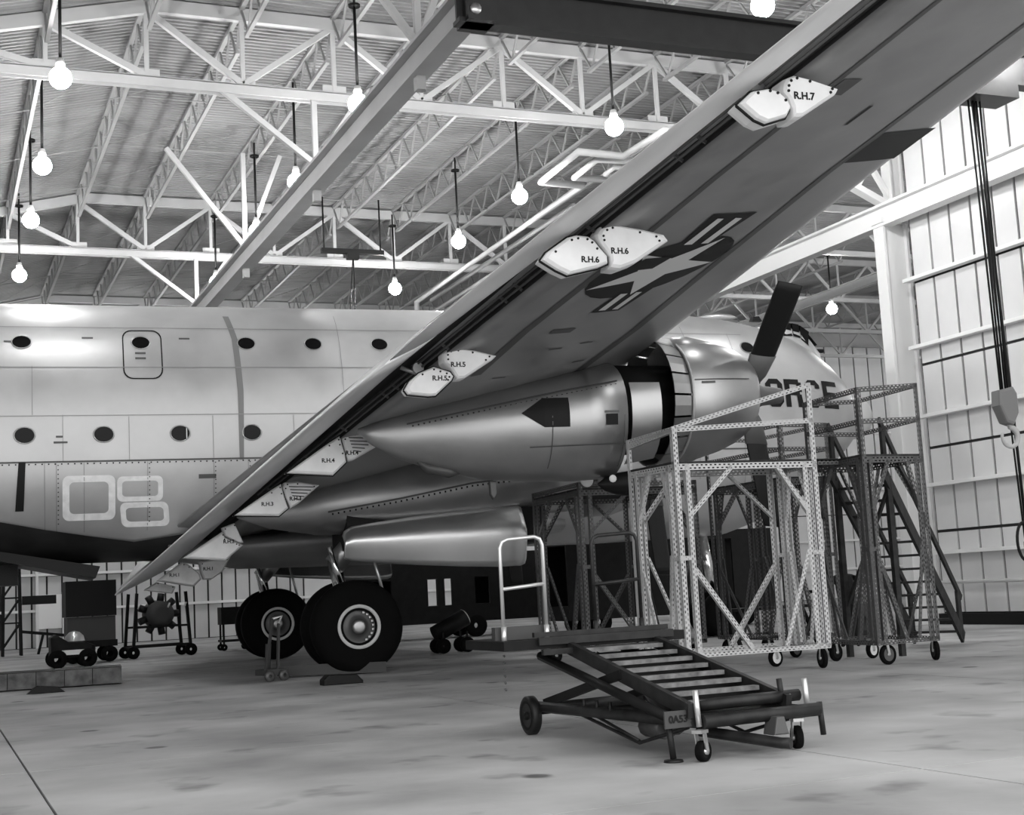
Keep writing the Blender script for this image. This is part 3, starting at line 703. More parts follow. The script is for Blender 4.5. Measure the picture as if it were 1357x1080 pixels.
# star and bars: thin painted layers, dark field first
CX, CD, R_ = 2.02, 17.62, 1.08
ins = wpatch([((CX, CD), (CX, CD), (CX+R_*math.cos(a), CD+R_*math.sin(a)), (CX+R_*math.cos(a+.2618), CD+R_*math.sin(a+.2618))) for a in [math.radians(15*i) for i in range(24)]], 'insignia_disc', M_black, .010)
wpatch([((1.86, 18.48), (2.43, 18.30), (2.68, 19.34), (1.86, 19.66))], 'insignia_bar', M_black, .010); wpatch([((1.62, 15.96), (2.19, 15.72), (2.38, 16.6), (1.76, 16.8))], 'insignia_bar', M_black, .010)
for a0, b0, a1, b1 in (((1.95, 18.58), (2.10, 18.52), (2.02, 19.46), (2.14, 19.40)), ((2.27, 18.46), (2.41, 18.40), (2.36, 19.32), (2.50, 19.24))): wpatch([(a0, b0, b1, a1)], 'insignia_stripe', M_starw, .016)
for a0, b0, a1, b1 in (((1.72, 16.02), (1.86, 15.96), (1.80, 16.72), (1.94, 16.66)), ((2.0, 15.90), (2.12, 15.84), (2.10, 16.62), (2.22, 16.56))): wpatch([(a0, b0, b1, a1)], 'insignia_stripe', M_starw, .016)
st = []
for k in range(5):
    a = math.radians(18+72*k); t = (CX+1.06*math.cos(a), CD-1.06*math.sin(a)); ri = .42
    l = (CX+ri*math.cos(a-.6283), CD-ri*math.sin(a-.6283)); r_ = (CX+ri*math.cos(a+.6283), CD-ri*math.sin(a+.6283))
    st.append(((CX, CD), l, t, r_))
wpatch(st, 'insignia_star', M_starw, .015)
wpatch([((1.3, 17.9), (1.85, 17.75), (2.0, 18.15), (1.5, 18.3))], 'open_hatch', M_black, .02)
# ---- flap hinge fairings
FR = {'7f':(-23.6,[(0.14,6.19),(0.30,6.33),(0.48,6.37),(0.59,6.35),(0.70,6.26),(0.73,6.19),(0.67,6.09),(0.43,6.01),(0.32,6.05)]),
'7w':(-23.6,[(0.64,6.35),(0.65,6.42),(0.69,6.49),(0.78,6.53),(0.97,6.50),(1.30,6.42),(1.27,6.37),(0.83,6.09),(0.74,6.08),(0.74,6.17),(0.70,6.28)]),
'6f':(-19.8,[(-0.58,5.53),(-0.50,5.63),(-0.21,5.83),(-0.10,5.86),(0.06,5.85),(0.14,5.80),(0.22,5.70),(0.31,5.60),(0.31,5.51),(0.17,5.45),(-0.24,5.35),(-0.38,5.41)]),
'6w':(-19.8,[(0.18,5.81),(0.17,5.88),(0.24,5.98),(0.34,6.02),(0.82,5.96),(1.11,5.90),(1.16,5.83),(0.67,5.52),(0.45,5.44),(0.32,5.45),(0.34,5.52),(0.33,5.60),(0.25,5.71)]),
'5f':(-15.2,[(-1.14,4.64),(-1.06,4.77),(-0.90,4.90),(-0.66,5.00),(-0.53,4.96),(-0.40,4.92),(-0.35,4.85),(-0.38,4.79),(-0.65,4.55),(-0.77,4.54),(-1.09,4.57)]),
'5w':(-15.2,[(-0.51,5.11),(-0.51,5.20),(-0.44,5.27),(-0.29,5.29),(0.01,5.25),(0.36,5.17),(0.28,5.10),(-0.19,4.81),(-0.30,4.80),(-0.33,4.85),(-0.40,4.97),(-0.50,5.06)]),
'4f':(-10.55,[(-2.15,3.85),(-1.37,4.38),(-1.14,4.52),(-1.12,4.40),(-1.06,4.19),(-1.04,4.03),(-1.30,3.79)]),
'4w':(-10.55,[(-1.12,4.47),(-1.07,4.55),(-0.88,4.57),(-0.63,4.53),(-0.38,4.35),(-0.90,4.07),(-1.02,4.05),(-1.07,4.24)]),
'3f':(-8.1,[(-2.76,3.28),(-2.04,3.75),(-1.82,3.88),(-1.79,3.72),(-1.72,3.48),(-1.69,3.39),(-1.88,3.24)]),
'3w':(-8.1,[(-1.80,3.80),(-1.75,3.90),(-1.49,3.91),(-1.06,3.83),(-1.50,3.47),(-1.65,3.39),(-1.74,3.59)]),
'2f':(-5,[(-3.42,2.61),(-2.58,3.14),(-2.54,3.02),(-2.21,2.87),(-2.14,2.84),(-2.53,2.52)]),
'2w':(-5,[(-2.58,3.23),(-2.32,3.32),(-2.14,2.89),(-2.21,2.88),(-2.54,3.05)]),
'1f':(-2.4,[(-3.75,2.21),(-3.17,2.62),(-3.02,2.54),(-2.78,2.32),(-2.75,2.20),(-2.93,2.04)]),
'1w':(-2.4,[(-2.80,2.60),(-2.06,2.70),(-2.27,2.35),(-2.53,2.18),(-2.70,2.19),(-2.75,2.32)]),
'0f':(-0.8,[(-3.93,2.03),(-3.63,2.21),(-3.18,2.08),(-3.26,1.92)])}
TX = {'7w': ('R.H.7', 0.86, 6.30), '6f': ('R.H.6', 0.05, 5.54), '6w': ('R.H.6', 0.45, 5.66), '5f': ('R.H.5', -0.52, 4.81), '5w': ('R.H.5', -0.29, 5.02), '4f': ('R.H.4', -1.39, 4.06), '4w': ('R.H.4', -0.95, 4.19), '3f': ('R.H.3', -2.11, 3.48), '3w': ('R.H.3', -1.56, 3.57), '2f': ('R.H.2', -2.46, 2.92), '1f': ('R.H.1', -3.36, 2.32), '1w': ('R.H.1', -2.60, 2.43)}
M_fair2 = mat('fairing_metal', .5, .45, noise=.15, nscale=3)
for k, (y, poly) in FR.items():
    m_ = M_fair2 if k[0] in '01' else M_fair
    hwid = .2 if k[1] == 'w' else .17
    o = MB().prism(poly, y, y+2*hwid, .1).build('hinge_fairing', m_, AP)
    if k in TX:
        tt = TX[k]; text('stencil_lettering', tt[0], .105, (tt[1]-(.07 if k == '5f' else 0), y-.004, tt[2]), (math.radians(90), 0, 0), M_black, o)
    if k in ('7f', '6f', '5f', '4f', '3f'):   # dark rubber lip round the tail half
        cx = sum(p[0] for p in poly)/len(poly); cz = sum(p[1] for p in poly)/len(poly)
        pts = [(cx+(p[0]-cx)*1.0, y+.09, cz+(p[1]-cz)*1.0) for p in poly]; MB().tube(pts+[pts[0]], .018, 6).build('rubber_lip', M_black, o)
    if k in ('4w', '3w'):
        for q in range(5):
            zz = max(p[1] for p in poly)-.1-.06*q; xx = min(p[0] for p in poly)+.12+.02*q
            MB().tube([(xx, y-.005, zz), (xx+.5-.09*q, y-.005, zz-.02)], .010, 5).build('louver', M_seam, o)
    n = 0
    for i in range(0, len(poly)):
        a, b_ = poly[i], poly[(i+1) % len(poly)]; cx = sum(p[0] for p in poly)/len(poly); cz = sum(p[1] for p in poly)/len(poly)
        px_, pz_ = cx+(a[0]-cx)*.76, cz+(a[1]-cz)*.76
        if pz_ > cz: MB().lathe([(0, .0), (0, .016), (.012, .016)], (px_, y-.008, pz_), 'y', 6, False, False).build('fastener', M_black, o)
# hinge links visible in the gap beside the fairings
for d, dx in ((14.25, -.15), (23.0, .0), (18.7, 0)):
    lx, lz, sx, sz = wline(d); MB().tube([(sx+.05, -d, sz+.12), (sx-.12, -d-.05, sz-.02), (sx-.35, -d, sz+.08)], .035, 8).build('hinge_link', M_alum2, AP); MB().lathe([(-.04, .0), (-.04, .09), (.04, .09), (.04, 0)], (sx-.1, -d-.1, sz+.05), 'y', 12, False, False).build('hinge_pulley', M_alum2, AP)
# ---- nacelles
def sring(x, y, zc, u, d, hw, n=36, e=2.15):
    out = []
    for k in range(n):
        a = 2*math.pi*k/n; ca, sa = math.cos(a), math.sin(a)
        out.append((x, y+hw*math.copysign(abs(ca)**(2/e), ca), zc+(u if sa > 0 else d)*math.copysign(abs(sa)**(2/e), sa)))
    return out
NAC = [(-1.0, 4.50, .04, .04, .04), (-.75, 4.46, .16, .22, .13), (-.3, 4.46, .3, .46, .33), (.3, 4.50, .45, .70, .55), (1.27, 4.56, .62, .98, .82), (2.14, 4.62, .75, 1.10, .98), (3.0, 4.68, .85, 1.17, 1.06), (3.72, 4.74, .95, 1.20, 1.10)]
COWL = [(5.0, 4.95, 1.13, 1.10, 1.10), (5.05, 4.95, 1.16, 1.13, 1.13), (5.5, 4.96, 1.15, 1.11, 1.12), (5.95, 5.0, 1.08, 1.02, 1.05), (6.3, 5.03, .96, .9, .95), (6.55, 5.06, .80, .76, .80), (6.66, 5.07, .68, .66, .68), (6.62, 5.07, .58, .56, .58), (6.2, 5.07, .55, .53, .55)]
def nside(NT, y, x, z):
    zc, u, d, hw = [interp(x, NT, k) for k in (1, 2, 3, 4)]; t = min(.999, abs((z-zc)/(u if z > zc else d)))
    return y-hw*(1-t**2.15)**(1/2.15)
def npatch(NT, y, quads, name, m, parent, off=.012, step=.12):
    b = MB()
    for q in quads:
        a0, a1, a2, a3 = q; nu = max(1, int(max(math.dist(a0, a1), math.dist(a3, a2))/step)); nv = max(1, int(max(math.dist(a0, a3), math.dist(a1, a2))/step)); vs = []
        for i in range(nu+1):
            for j in range(nv+1):
                u, v = i/nu, j/nv; x = lerp(lerp(a0[0], a1[0], u), lerp(a3[0], a2[0], u), v); z = lerp(lerp(a0[1], a1[1], u), lerp(a3[1], a2[1], u), v)
                vs.append((x, nside(NT, y, x, z)-off, z))
        b.add(vs, [(i*(nv+1)+j, (i+1)*(nv+1)+j, (i+1)*(nv+1)+j+1, i*(nv+1)+j+1) for i in range(nu) for j in range(nv)], None, True)
    return b.build(name, m, parent)
def propeller(x, y, z, a0, parent):
    p = MB().lathe([(-.35, .3), (-.05, .34), (.1, .3), (.3, .2), (.55, .17), (.72, .15), (.78, .05), (.78, .0)], (x, y, z), 'x', 20).build('propeller', M_cuff, parent)
    for k in range(3):
        a = math.radians(a0+120*k); dy, dz = math.cos(a), math.sin(a); rings = []
        for t, c, th, tw in ((.22, .16, .15, 88), (.5, .42, .12, 84), (1.0, .50, .085, 80), (1.75, .50, .06, 76), (2.45, .49, .04, 72), (2.64, .46, .03, 70)):
            cxx, cyy = math.cos(math.radians(90-tw)), math.sin(math.radians(90-tw)); ring = []
            for j in range(12):
                q = 2*math.pi*j/12; u, v = c/2*math.cos(q), th/2*math.sin(q)
                ex, et = u*cxx-v*cyy, u*cyy+v*cxx
                ring.append((x+ex, y+dy*t-dz*et, z+dz*t+dy*et))
            rings.append(ring)
        bl = MB().loft(rings[1:], True, True).build('propeller_blade', M_blade, p)
        cf = [[(q[0]+(q[0]-x)*.06, q[1], q[2]) for q in rings[0]]]+[[(x+(q[0]-x)*1.08, y+dy*t_+(q[1]-y-dy*t_)*1.08, z+dz*t_+(q[2]-z-dz*t_)*1.08) for q in rg_] for rg_, t_ in ((rings[1], .5), (rings[2], 1.0))]
        MB().loft(cf, True, True).build('blade_cuff', M_cuff, p)
    return p
def outboard(y, detail=True):
    na = MB().loft([sring(x, y, zc, u, d, hw) for x, zc, u, d, hw in NAC], True).build('engine_nacelle', M_alum2, AP)
    MB().loft([sring(x, y, 4.86, .80, .88, .80) for x in (3.6, 4.3, 5.1)], True).build('firewall_section', M_black, na)
    co = MB().loft([sring(*((c[0], y)+c[1:])) for c in COWL], False).build('engine_cowl', M_alum2, AP)
    MB().lathe([(0, .54), (0, .0)], (6.3, y, 5.07), 'x', 20).build('engine_front', M_black, co)
    for k in range(18):                                     # open cowl flaps round the rear of the cowl
        a0, a1 = math.radians(20*k+1), math.radians(20*k+19); P = lambda x, r, a: (x, y+r*math.cos(a), 4.95+r*math.sin(a))
        vs = []
        for (x, r) in ((5.02, 1.13), (4.62, 1.21)):
            for t in (0, .5, 1): vs.append(P(x, r, lerp(a0, a1, t)))
        for (x, r) in ((5.02, 1.10), (4.62, 1.18)):
            for t in (0, .5, 1): vs.append(P(x, r, lerp(a0, a1, t)))
        MB().add(vs, [(0,1,4,3),(1,2,5,4),(6,9,10,7),(7,10,11,8),(3,4,10,9),(4,5,11,10),(0,3,9,6),(2,8,11,5)]).build('cowl_flap', M_alum2, co)
    MB().tube([(5.02, y+1.16*math.cos(a), 4.96+1.16*math.sin(a)) for a in [2*math.pi*i/36 for i in range(37)]], .025, 6).build('cowl_ring', M_alum, co)
    if detail:
        # lit accessory panel, lower near side
        npatch([(3.7, 4.76, .95, 1.16, 1.07), (4.45, 4.83, .98, 1.1, 1.05)], y, [((3.82, 3.75), (4.42, 3.85), (4.42, 5.2), (3.82, 5.2))], 'accessory_panel', M_alum2, na, .0)
        npatch(NAC, y, [((1.75, 4.66), (2.15, 4.40), (2.15, 4.93), (1.752, 4.665)), ((2.15, 4.40), (2.62, 4.40), (2.62, 4.93), (2.15, 4.93))], 'arrow_marking', M_black, na)
        npatch(NAC, y, [((3.30, 4.42), (3.52, 4.42), (3.52, 4.62), (3.30, 4.62))], 'inspection_window', M_black, na); npatch(NAC, y, [((3.28, 4.64), (3.54, 4.64), (3.54, 4.68), (3.28, 4.68))], 'stencil', M_seam, na)
        for x in (2.3, 3.65): npatch(NAC, y, vs_(x, 3.7, 4.6, .014), 'skin_seam', M_seam, na)
        npatch(NAC, y, [((-.2, 4.55), (1.2, 4.80), (1.2, 4.83), (-.2, 4.58)), ((1.2, 4.80), (2.6, 5.06), (2.6, 5.09), (1.2, 4.83)), ((2.6, 5.06), (3.6, 5.22), (3.6, 5.25), (2.6, 5.09))], 'fillet_seam', M_seam, na)
        npatch(NAC, y, [((1.9, 4.05), (3.7, 4.08), (3.7, 4.1), (1.9, 4.07))], 'skin_seam', M_seam, na)
        npatch(COWL[1:6], y, [((5.08, 5.22), (6.3, 5.26), (6.3, 5.28), (5.08, 5.24))], 'skin_seam', M_seam, co); npatch(COWL[1:6], y, [((5.22, 5.16), (5.5, 5.17), (5.5, 5.21), (5.22, 5.20))], 'stencil', M_seam, co)
        rr_ = MB()
        for k in range(40):
            x = -.1+.094*k; z = 4.55+.175*(x+.2); yy = nside(NAC, y, x, z)-.01; rr_.box(x-.014, x+.014, yy-.01, yy, z-.055, z-.027)
        rr_.build('rivet_rows', M_black, na, 'stuff')
        MB().lathe([(-.35, .02), (-.2, .13), (0, .2), (.3, .24), (.42, .18), (.42, .0)], (3.75, y-.25, 3.42), 'x', 16).build('exhaust_duct', M_black, na)
        MB().lathe([(0, .0), (0, .07), (.02, .07)], (3.6, y-.5, 3.5), 'y', 10).build('duct_light', M_paper, na)
        MB().prism([(1.38, 3.55), (1.5, 3.55), (1.5, 3.3), (1.44, 3.22), (1.39, 3.3)], y-.06, y+.06, .02).build('drain_mast', M_seam, na)
        MB().loft([sring(x, y-.1, z, r, r, r*1.5, 12) for x, z, r in ((0, 3.95, .02), (.2, 3.8, .09), (.6, 3.72, .1), (.8, 3.7, .02))], True).build('blister', M_seam, na)
        MB().loft([sring(x, y, z, u, u*.8, hw, 16) for x, z, u, hw in ((4.95, 5.85, .34, .62), (5.4, 5.88, .34, .58), (5.9, 5.86, .26, .48), (6.25, 5.72, .2, .36), (6.5, 5.62, .05, .12))], True).build('air_scoop', M_alum2, co)
    MB().loft([sring(x, y, z, .3, d, hw, 16) for x, z, d, hw in ((4.95, 4.2, .42, .62), (5.4, 4.2, .40, .62), (5.8, 4.3, .3, .5), (6.1, 4.5, .1, .3))], True).build('oil_cooler_scoop', M_alum2, co)
    propeller(6.75, y, 5.08, 137, AP)
    return na
outboard(-11.3)
def inboard(y, s):
    N2 = [(-2.3, 3.45, .05, .05, .05), (-1.6, 3.45, .3, .3, .4), (-.6, 3.6, .6, .62, .8), (.8, 3.75, .95, .80, 1.05), (2.5, 3.95, 1.15, .86, 1.2), (4.2, 4.1, 1.25, .85, 1.22), (5.2, 4.2, 1.25, .9, 1.2)]
    na = MB().loft([sring(x, y, zc, u, d, hw) for x, zc, u, d, hw in N2], True).build('engine_nacelle', M_alum2, AP)
    co = MB().loft([sring(x, y, zc, u, d, hw) for x, zc, u, d, hw in ((5.6, 4.25, 1.13, 1.1, 1.1), (6.3, 4.28, 1.12, 1.1, 1.1), (6.9, 4.32, .95, .95, .95), (7.2, 4.34, .7, .7, .7))], True).build('engine_cowl', M_alum2, AP)
    propeller(7.35, y, 4.34, 20, AP)
    if s < 0:
        npatch(N2, y, [((-.5, 3.40), (1.0, 3.62), (1.0, 3.66), (-.5, 3.44)), ((1.0, 3.62), (2.6, 3.9), (2.6, 3.94), (1.0, 3.66)), ((2.6, 3.9), (3.9, 4.02), (3.9, 4.06), (2.6, 3.94))], 'fillet_seam', M_seam, na)
        rr_ = MB()
        for k in range(34):
            x = -.4+.12*k; z = interp(x, [(-.5, 3.36), (1.0, 3.58), (2.6, 3.86), (3.9, 3.98)], 1); yy = nside(N2, y, x, z)-.01; rr_.box(x-.016, x+.016, yy-.01, yy, z-.02, z+.02)
        rr_.build('rivet_rows', M_black, na, 'stuff')
    # main gear
    for dx in (-.56, .56):
        tr_ = MB().lathe([(-.26, .34), (-.30, .52), (-.30, .78), (-.24, .92), (-.12, .985), (.12, .985), (.24, .92), (.30, .78), (.30, .52), (.26, .34)], (.07, y+dx, .985), 'y', 48).build('main_wheel', M_tire, AP)
        for sg in (-1, 1):
            MB().lathe([(sg*.27, .47), (sg*.305, .46), (sg*.305, .40), (sg*.24, .385), (sg*.16, .36)], (.07, y+dx, .985), 'y', 40).build('wheel_rim', M_ringpaint, tr_)
            MB().lathe([(sg*.16, .38), (sg*.14, .25), (sg*.2, .17), (sg*.26, .15)], (.07, y+dx, .985), 'y', 32).build('wheel_disc', M_hub, tr_)
            MB().lathe([(sg*.24, .15), (sg*.30, .13), (sg*.31, .10), (sg*.31, .0)], (.07, y+dx, .985), 'y', 20).build('hub_cap', M_alum2, tr_)
            if s*sg > 0:
                for k in range(9):
                    a = math.radians(-60+16*k); MB().box(.07+.32*math.cos(a)-.025, .07+.32*math.cos(a)+.025, y+dx+sg*.2-.01, y+dx+sg*.2+.01, .985+.32*math.sin(a)-.02, .985+.32*math.sin(a)+.02).build('lightening_hole', M_alum2, tr_)
    MB().tube([(.07, y-.6, .985), (.07, y+.6, .985)], .13, 14).build('axle', M_hub, AP)
    MB().tube([(.02, y, 1.0), (-.25, y, 2.45)], .15, 16).build('gear_strut', M_chrome, AP); MB().tube([(-.12, y-.28, 1.75), (-.4, y-.28, 2.7)], .06, 10).build('drag_strut', M_chrome, AP)
    MB().tube([(-.25, y, 2.3), (.3, y, 2.9)], .24, 16).build('strut_housing', M_alum2, AP); MB().tube([(.9, y, 1.3), (.55, y-.2, 2.6)], .035, 8).build('link_rod', M_pipe, AP)
    MB().box(-.1, 4.4, y-.8, y+.8, 2.6, 3.4).build('wheel_well', M_black, AP)
    # long gear door hanging along the outboard side
    if True:
        yo = y+s*.95
        A_ = [(-.22, 2.46, 2.90), (-.18, 2.40, 3.0), (-.02, 2.37, 3.10), (.7, 2.28, 3.19), (1.5, 2.21, 3.28), (2.4, 2.14, 3.36), (3.2, 2.10, 3.42), (3.7, 2.10, 3.44), (3.8, 2.14, 3.38), (3.84, 2.25, 3.2)]
        rings = []
        for x, z0, z1 in A_:
            ring = []
            f = lambda t: s*(.16*math.sin(math.pi*t*.62)-.24*max(0, t-.55)**1.5*3)
            for t in [i/10 for i in range(11)]: ring.append((x, yo+f(t), lerp(z0, z1, t)))
            for t in [1-i/10 for i in range(11)]: ring.append((x, yo-s*.08+f(t), lerp(z0, z1, t)))
            rings.append(ring)
        MB().loft(rings, True, True).build('gear_door', M_bright if s < 0 else M_alum2, AP)
inboard(-5.2, -1); inboard(5.2, 1)
# wing root fairing between belly and wing
MB().loft([sring(x, 0, z, .35, d, hw, 24) for x, z, d, hw in ((-3.4, 2.95, .2, 1.5), (-1.5, 2.95, .5, 2.2), (2, 3.1, .7, 2.45), (5, 3.3, .6, 2.3), (6.5, 3.2, .3, 1.8))], True).build('belly_fairing', M_wingskin, AP)
# tail skid of the body is out of view; nose gear under the nose
MB().tube([(11.2, 0, 3.0), (11.5, 0, .9)], .14, 12).build('nose_gear_strut', M_chrome, AP)
for dy in (-.4, .4): MB().lathe([(-.17, .22), (-.2, .5), (-.1, .62), (.1, .62), (.2, .5), (.17, .22)], (11.5, dy, .62), 'y', 28).build('nose_wheel', M_tire, AP)
# ================================================================== EQUIPMENT
def caster(parent, x, y, rz, r=.16, face=M_dark, zt=.36, side=1, tire=M_tire):
    e = MB(); ca, sa = math.cos(rz), math.sin(rz)
    R = Matrix.Rotation(rz, 4, 'Z')
    def put(mb):
        mb.v = [tuple(R @ Vector(p) + Vector((x, y, 0))) for p in mb.v]; return mb
    fk = MB(); fk.box(-.06, .06, -.05, .05, zt-.03, zt); fk.bar((0, -.045, zt-.03), (.03, -.045, r), .05, .012, (0,1,0)); fk.bar((0, .045, zt-.03), (.03, .045, r), .05, .012, (0,1,0))
    c = put(fk).build('caster', M_rim, parent)
    put(MB().lathe([(-.035, r*.66), (-.035, r*.95), (-.02, r), (.02, r), (.035, r*.95), (.035, r*.66)], (.03, 0, r), 'y', 24)).build('caster_tire', tire, c)
    d = MB(); d.lathe([(-.03, 0), (-.03, r*.7)], (.03, 0, r), 'y', 20, False, False); d.lathe([(.03, 0), (.03, r*.7)], (.03, 0, r), 'y', 20, False, False)
    put(d).build('caster_disc', face, c)
    put(MB().lathe([(-.05, 0), (-.05, .03), (.05, .03), (.05, 0)], (.03, 0, r), 'y', 10)).build('caster_hub', M_rim, c)
    return c
def work_stand(label, P, zd, tops, m, casters, mid=None, base=.36, dbl=.2, group=None, rails=(0, 1, 2, 3)):
    """P: four base corners (front-near, front-far ...) in order; posts rise past the deck to the rail heights in tops"""
    t = empty('work_stand', (P[0][0], P[0][1], 0), 0, label, 'scaffold', group)
    o = Vector((P[0][0], P[0][1], 0)); Q = [Vector((p[0], p[1], 0))-o for p in P]; n = len(Q)
    cen = sum(Q, Vector())/n
    Z = lambda q, z: (q.x, q.y, z)
    for i in range(n):
        q = Q[i]; nx = (Q[(i+1) % n]-q); pv = (Q[(i-1) % n]-q); dx, dp = nx.normalized(), pv.normalized()
        MB().angle(Z(q, base), Z(q, tops[i] if (i in rails or (i-1) % n in rails) else zd), .085, dx, dp).build('post', m, t)
        for d, L in ((dx, nx.length), (dp, pv.length)):
            if L > 1.0:
                a = q+d*dbl; MB().angle(Z(a, base), Z(a, zd), .08, d, dp if d is dx else dx).build('post', m, t)
                for z in (1.95,): MB().bar(Z(q, z), Z(a, z), .02, .07, (0,0,1)).build('tie_plate', m, t)
    for i in range(n):
        a, b = Q[i], Q[(i+1) % n]; d = (b-a).normalized(); L = (b-a).length; inw = (cen-(a+b)/2).normalized()
        MB().angle(Z(a, zd-.1), Z(b, zd-.1), .1, (0,0,1), inw).build('deck_beam', m, t)
        MB().angle(Z(a, base-.02), Z(b, base-.02), .07, (0,0,1), inw).build('base_beam', m, t)
        if i in rails: MB().angle(Z(a, tops[i]-.07), Z(b, tops[(i+1) % n]-.07), .075, (0,0,1), inw).build('guard_rail', m, t)
        if mid and i in rails: MB().angle(Z(a, mid[i]), Z(b, mid[(i+1) % n]), .075, (0,0,1), inw).build('mid_rail', m, t)
        if L > 1.0:
            k = dbl+.04; f1 = min(.44*L, 1.1); f2 = min(.46*L, 1.2)
            def br(p, zp, q_, zq): MB().angle(Z(p, zp), Z(q_, zq), .07, (0,0,1), inw).build('brace', m, t)
            br(a+d*k, 2.6, a+d*f1, zd-.08); br(b-d*k, 2.6, b-d*min(.3*L, .9), zd-.08)
            br(a+d*k, 1.75, a+d*f2, base+.05); br(b-d*k, 2.0, b-d*min(.3*L, .9), base+.05)
    # deck planks
    nn = 4
    for k in range(nn):
        u0, u1 = k/nn+.012, (k+1)/nn-.012
        A0 = Q[0].lerp(Q[3], u0); A1 = Q[1].lerp(Q[2], u0); B0 = Q[0].lerp(Q[3], u1); B1 = Q[1].lerp(Q[2], u1)
        vs = [Z(A0, zd), Z(A1, zd), Z(B1, zd), Z(B0, zd), Z(A0, zd+.04), Z(A1, zd+.04), Z(B1, zd+.04), Z(B0, zd+.04)]
        MB().add(vs, [(0,3,2,1),(4,5,6,7),(0,1,5,4),(1,2,6,5),(2,3,7,6),(3,0,4,7)]).build('deck_plank', M_wood, t)
    for (x, y, rz, r, face) in casters: caster(t, x-o.x, y-o.y, rz, r, face, base)
    return t
work_stand('tall slotted steel work stand with a sloping guard rail close by the propeller', [(11.33, 20.1), (14.05, 20.0), (14.2, 21.35), (11.25, 21.6)], 3.5, [4.11, 4.86, 4.7, 4.06], M_slot,
           [(13.95, 20.12, 1.35, .17, M_dark), (11.5, 20.2, 1.2, .17, M_dark), (13.75, 21.3, .25, .16, M_paper), (11.45, 21.4, .9, .16, M_dark)], [4.03, 4.17, 4.1, 3.9], rails=(0, 3))
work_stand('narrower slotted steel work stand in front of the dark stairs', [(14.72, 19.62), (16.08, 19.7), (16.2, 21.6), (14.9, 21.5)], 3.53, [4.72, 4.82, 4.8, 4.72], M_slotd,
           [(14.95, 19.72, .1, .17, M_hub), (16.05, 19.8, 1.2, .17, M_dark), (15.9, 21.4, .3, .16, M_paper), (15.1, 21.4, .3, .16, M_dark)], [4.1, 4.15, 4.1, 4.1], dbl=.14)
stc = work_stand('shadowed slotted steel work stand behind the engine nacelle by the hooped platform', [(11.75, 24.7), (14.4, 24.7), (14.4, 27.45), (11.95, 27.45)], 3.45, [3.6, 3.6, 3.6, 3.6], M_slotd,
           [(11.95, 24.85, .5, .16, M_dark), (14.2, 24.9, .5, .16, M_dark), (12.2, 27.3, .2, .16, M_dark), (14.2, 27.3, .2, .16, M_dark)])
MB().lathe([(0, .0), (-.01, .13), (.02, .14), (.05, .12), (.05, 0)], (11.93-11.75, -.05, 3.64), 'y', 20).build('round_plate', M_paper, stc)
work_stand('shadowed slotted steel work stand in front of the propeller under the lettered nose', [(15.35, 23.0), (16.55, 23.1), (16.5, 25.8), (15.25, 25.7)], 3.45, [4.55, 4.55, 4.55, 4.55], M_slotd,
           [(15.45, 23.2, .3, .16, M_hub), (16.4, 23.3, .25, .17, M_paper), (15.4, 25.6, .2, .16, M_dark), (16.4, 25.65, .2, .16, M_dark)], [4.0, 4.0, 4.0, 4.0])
# a bridging platform between the two front stands
bp = empty('bridge_platform', (14.05, 20.6, 3.5), 0, 'short dark deck bridging the gap between the two slotted stands', 'platform')
MB().box(0.17, .6, -.4, .6, .02, .06).build('deck_board', M_wood, bp); MB().angle((0.17, -.4, -.04), (.6, -.4, -.04), .08, (0,0,1), (0,1,0)).build('edge_angle', M_slotd, bp)
# ---- dark timber stair
sx = empty('access_stairs', (19.7, 23.4, 0), 0, 'dark timber access stairs with a handrail beside the work stands', 'stairs')
foot, head = Vector((0, 0, 0)), Vector((-3.35, -2.2, 3.42)); d = (head-foot); side = Vector((-.5, .85, 0)).normalized()
hd = Vector((d.x, d.y, 0)).normalized(); sd = Vector((-hd.y, hd.x, 0)); sd = sd if sd.y > 0 else -sd
Wd = 1.0; 
for k in (0, 1):
    o = sd*(Wd*k); MB().bar(foot+o+Vector((0,0,.12)), head+o, .06, .26).build('stringer', M_wood, sx)
    for t_, h in ((.03, .98), (.5, .95), (.97, .95)):
        p = foot.lerp(head, t_)+o; MB().bar(p, p+Vector((0,0,h)), .08, .08, (1,0,0)).build('rail_post', M_wood, sx)
    MB().bar(foot.lerp(head, -.02)+o+Vector((0,0,1.0)), head+o+Vector((0,0,.95)), .05, .13).build('handrail', M_wood, sx)
for k in range(1, 13):
    p = foot.lerp(head, k/13); a = p; b_ = p+sd*Wd; MB().bar(a, b_, .22, .045, (0,0,1)).build('stair_tread', M_wood, sx)
lg = head+Vector((.2, .15, 0))
for k in (0, 1): MB().bar(lg+sd*(Wd*k)-Vector((0,0,.1)), Vector((lg.x, lg.y, 0))+sd*(Wd*k), .1, .1, (1,0,0)).build('support_leg', M_wood, sx)
MB().bar(Vector((lg.x, lg.y, 3.1)), Vector((lg.x, lg.y, .9))+sd*Wd, .07, .05, (1,0,0)).build('cross_brace', M_wood, sx); MB().bar(Vector((lg.x, lg.y, .9)), Vector((lg.x, lg.y, 3.1))+sd*Wd, .07, .05, (1,0,0)).build('cross_brace', M_wood, sx)
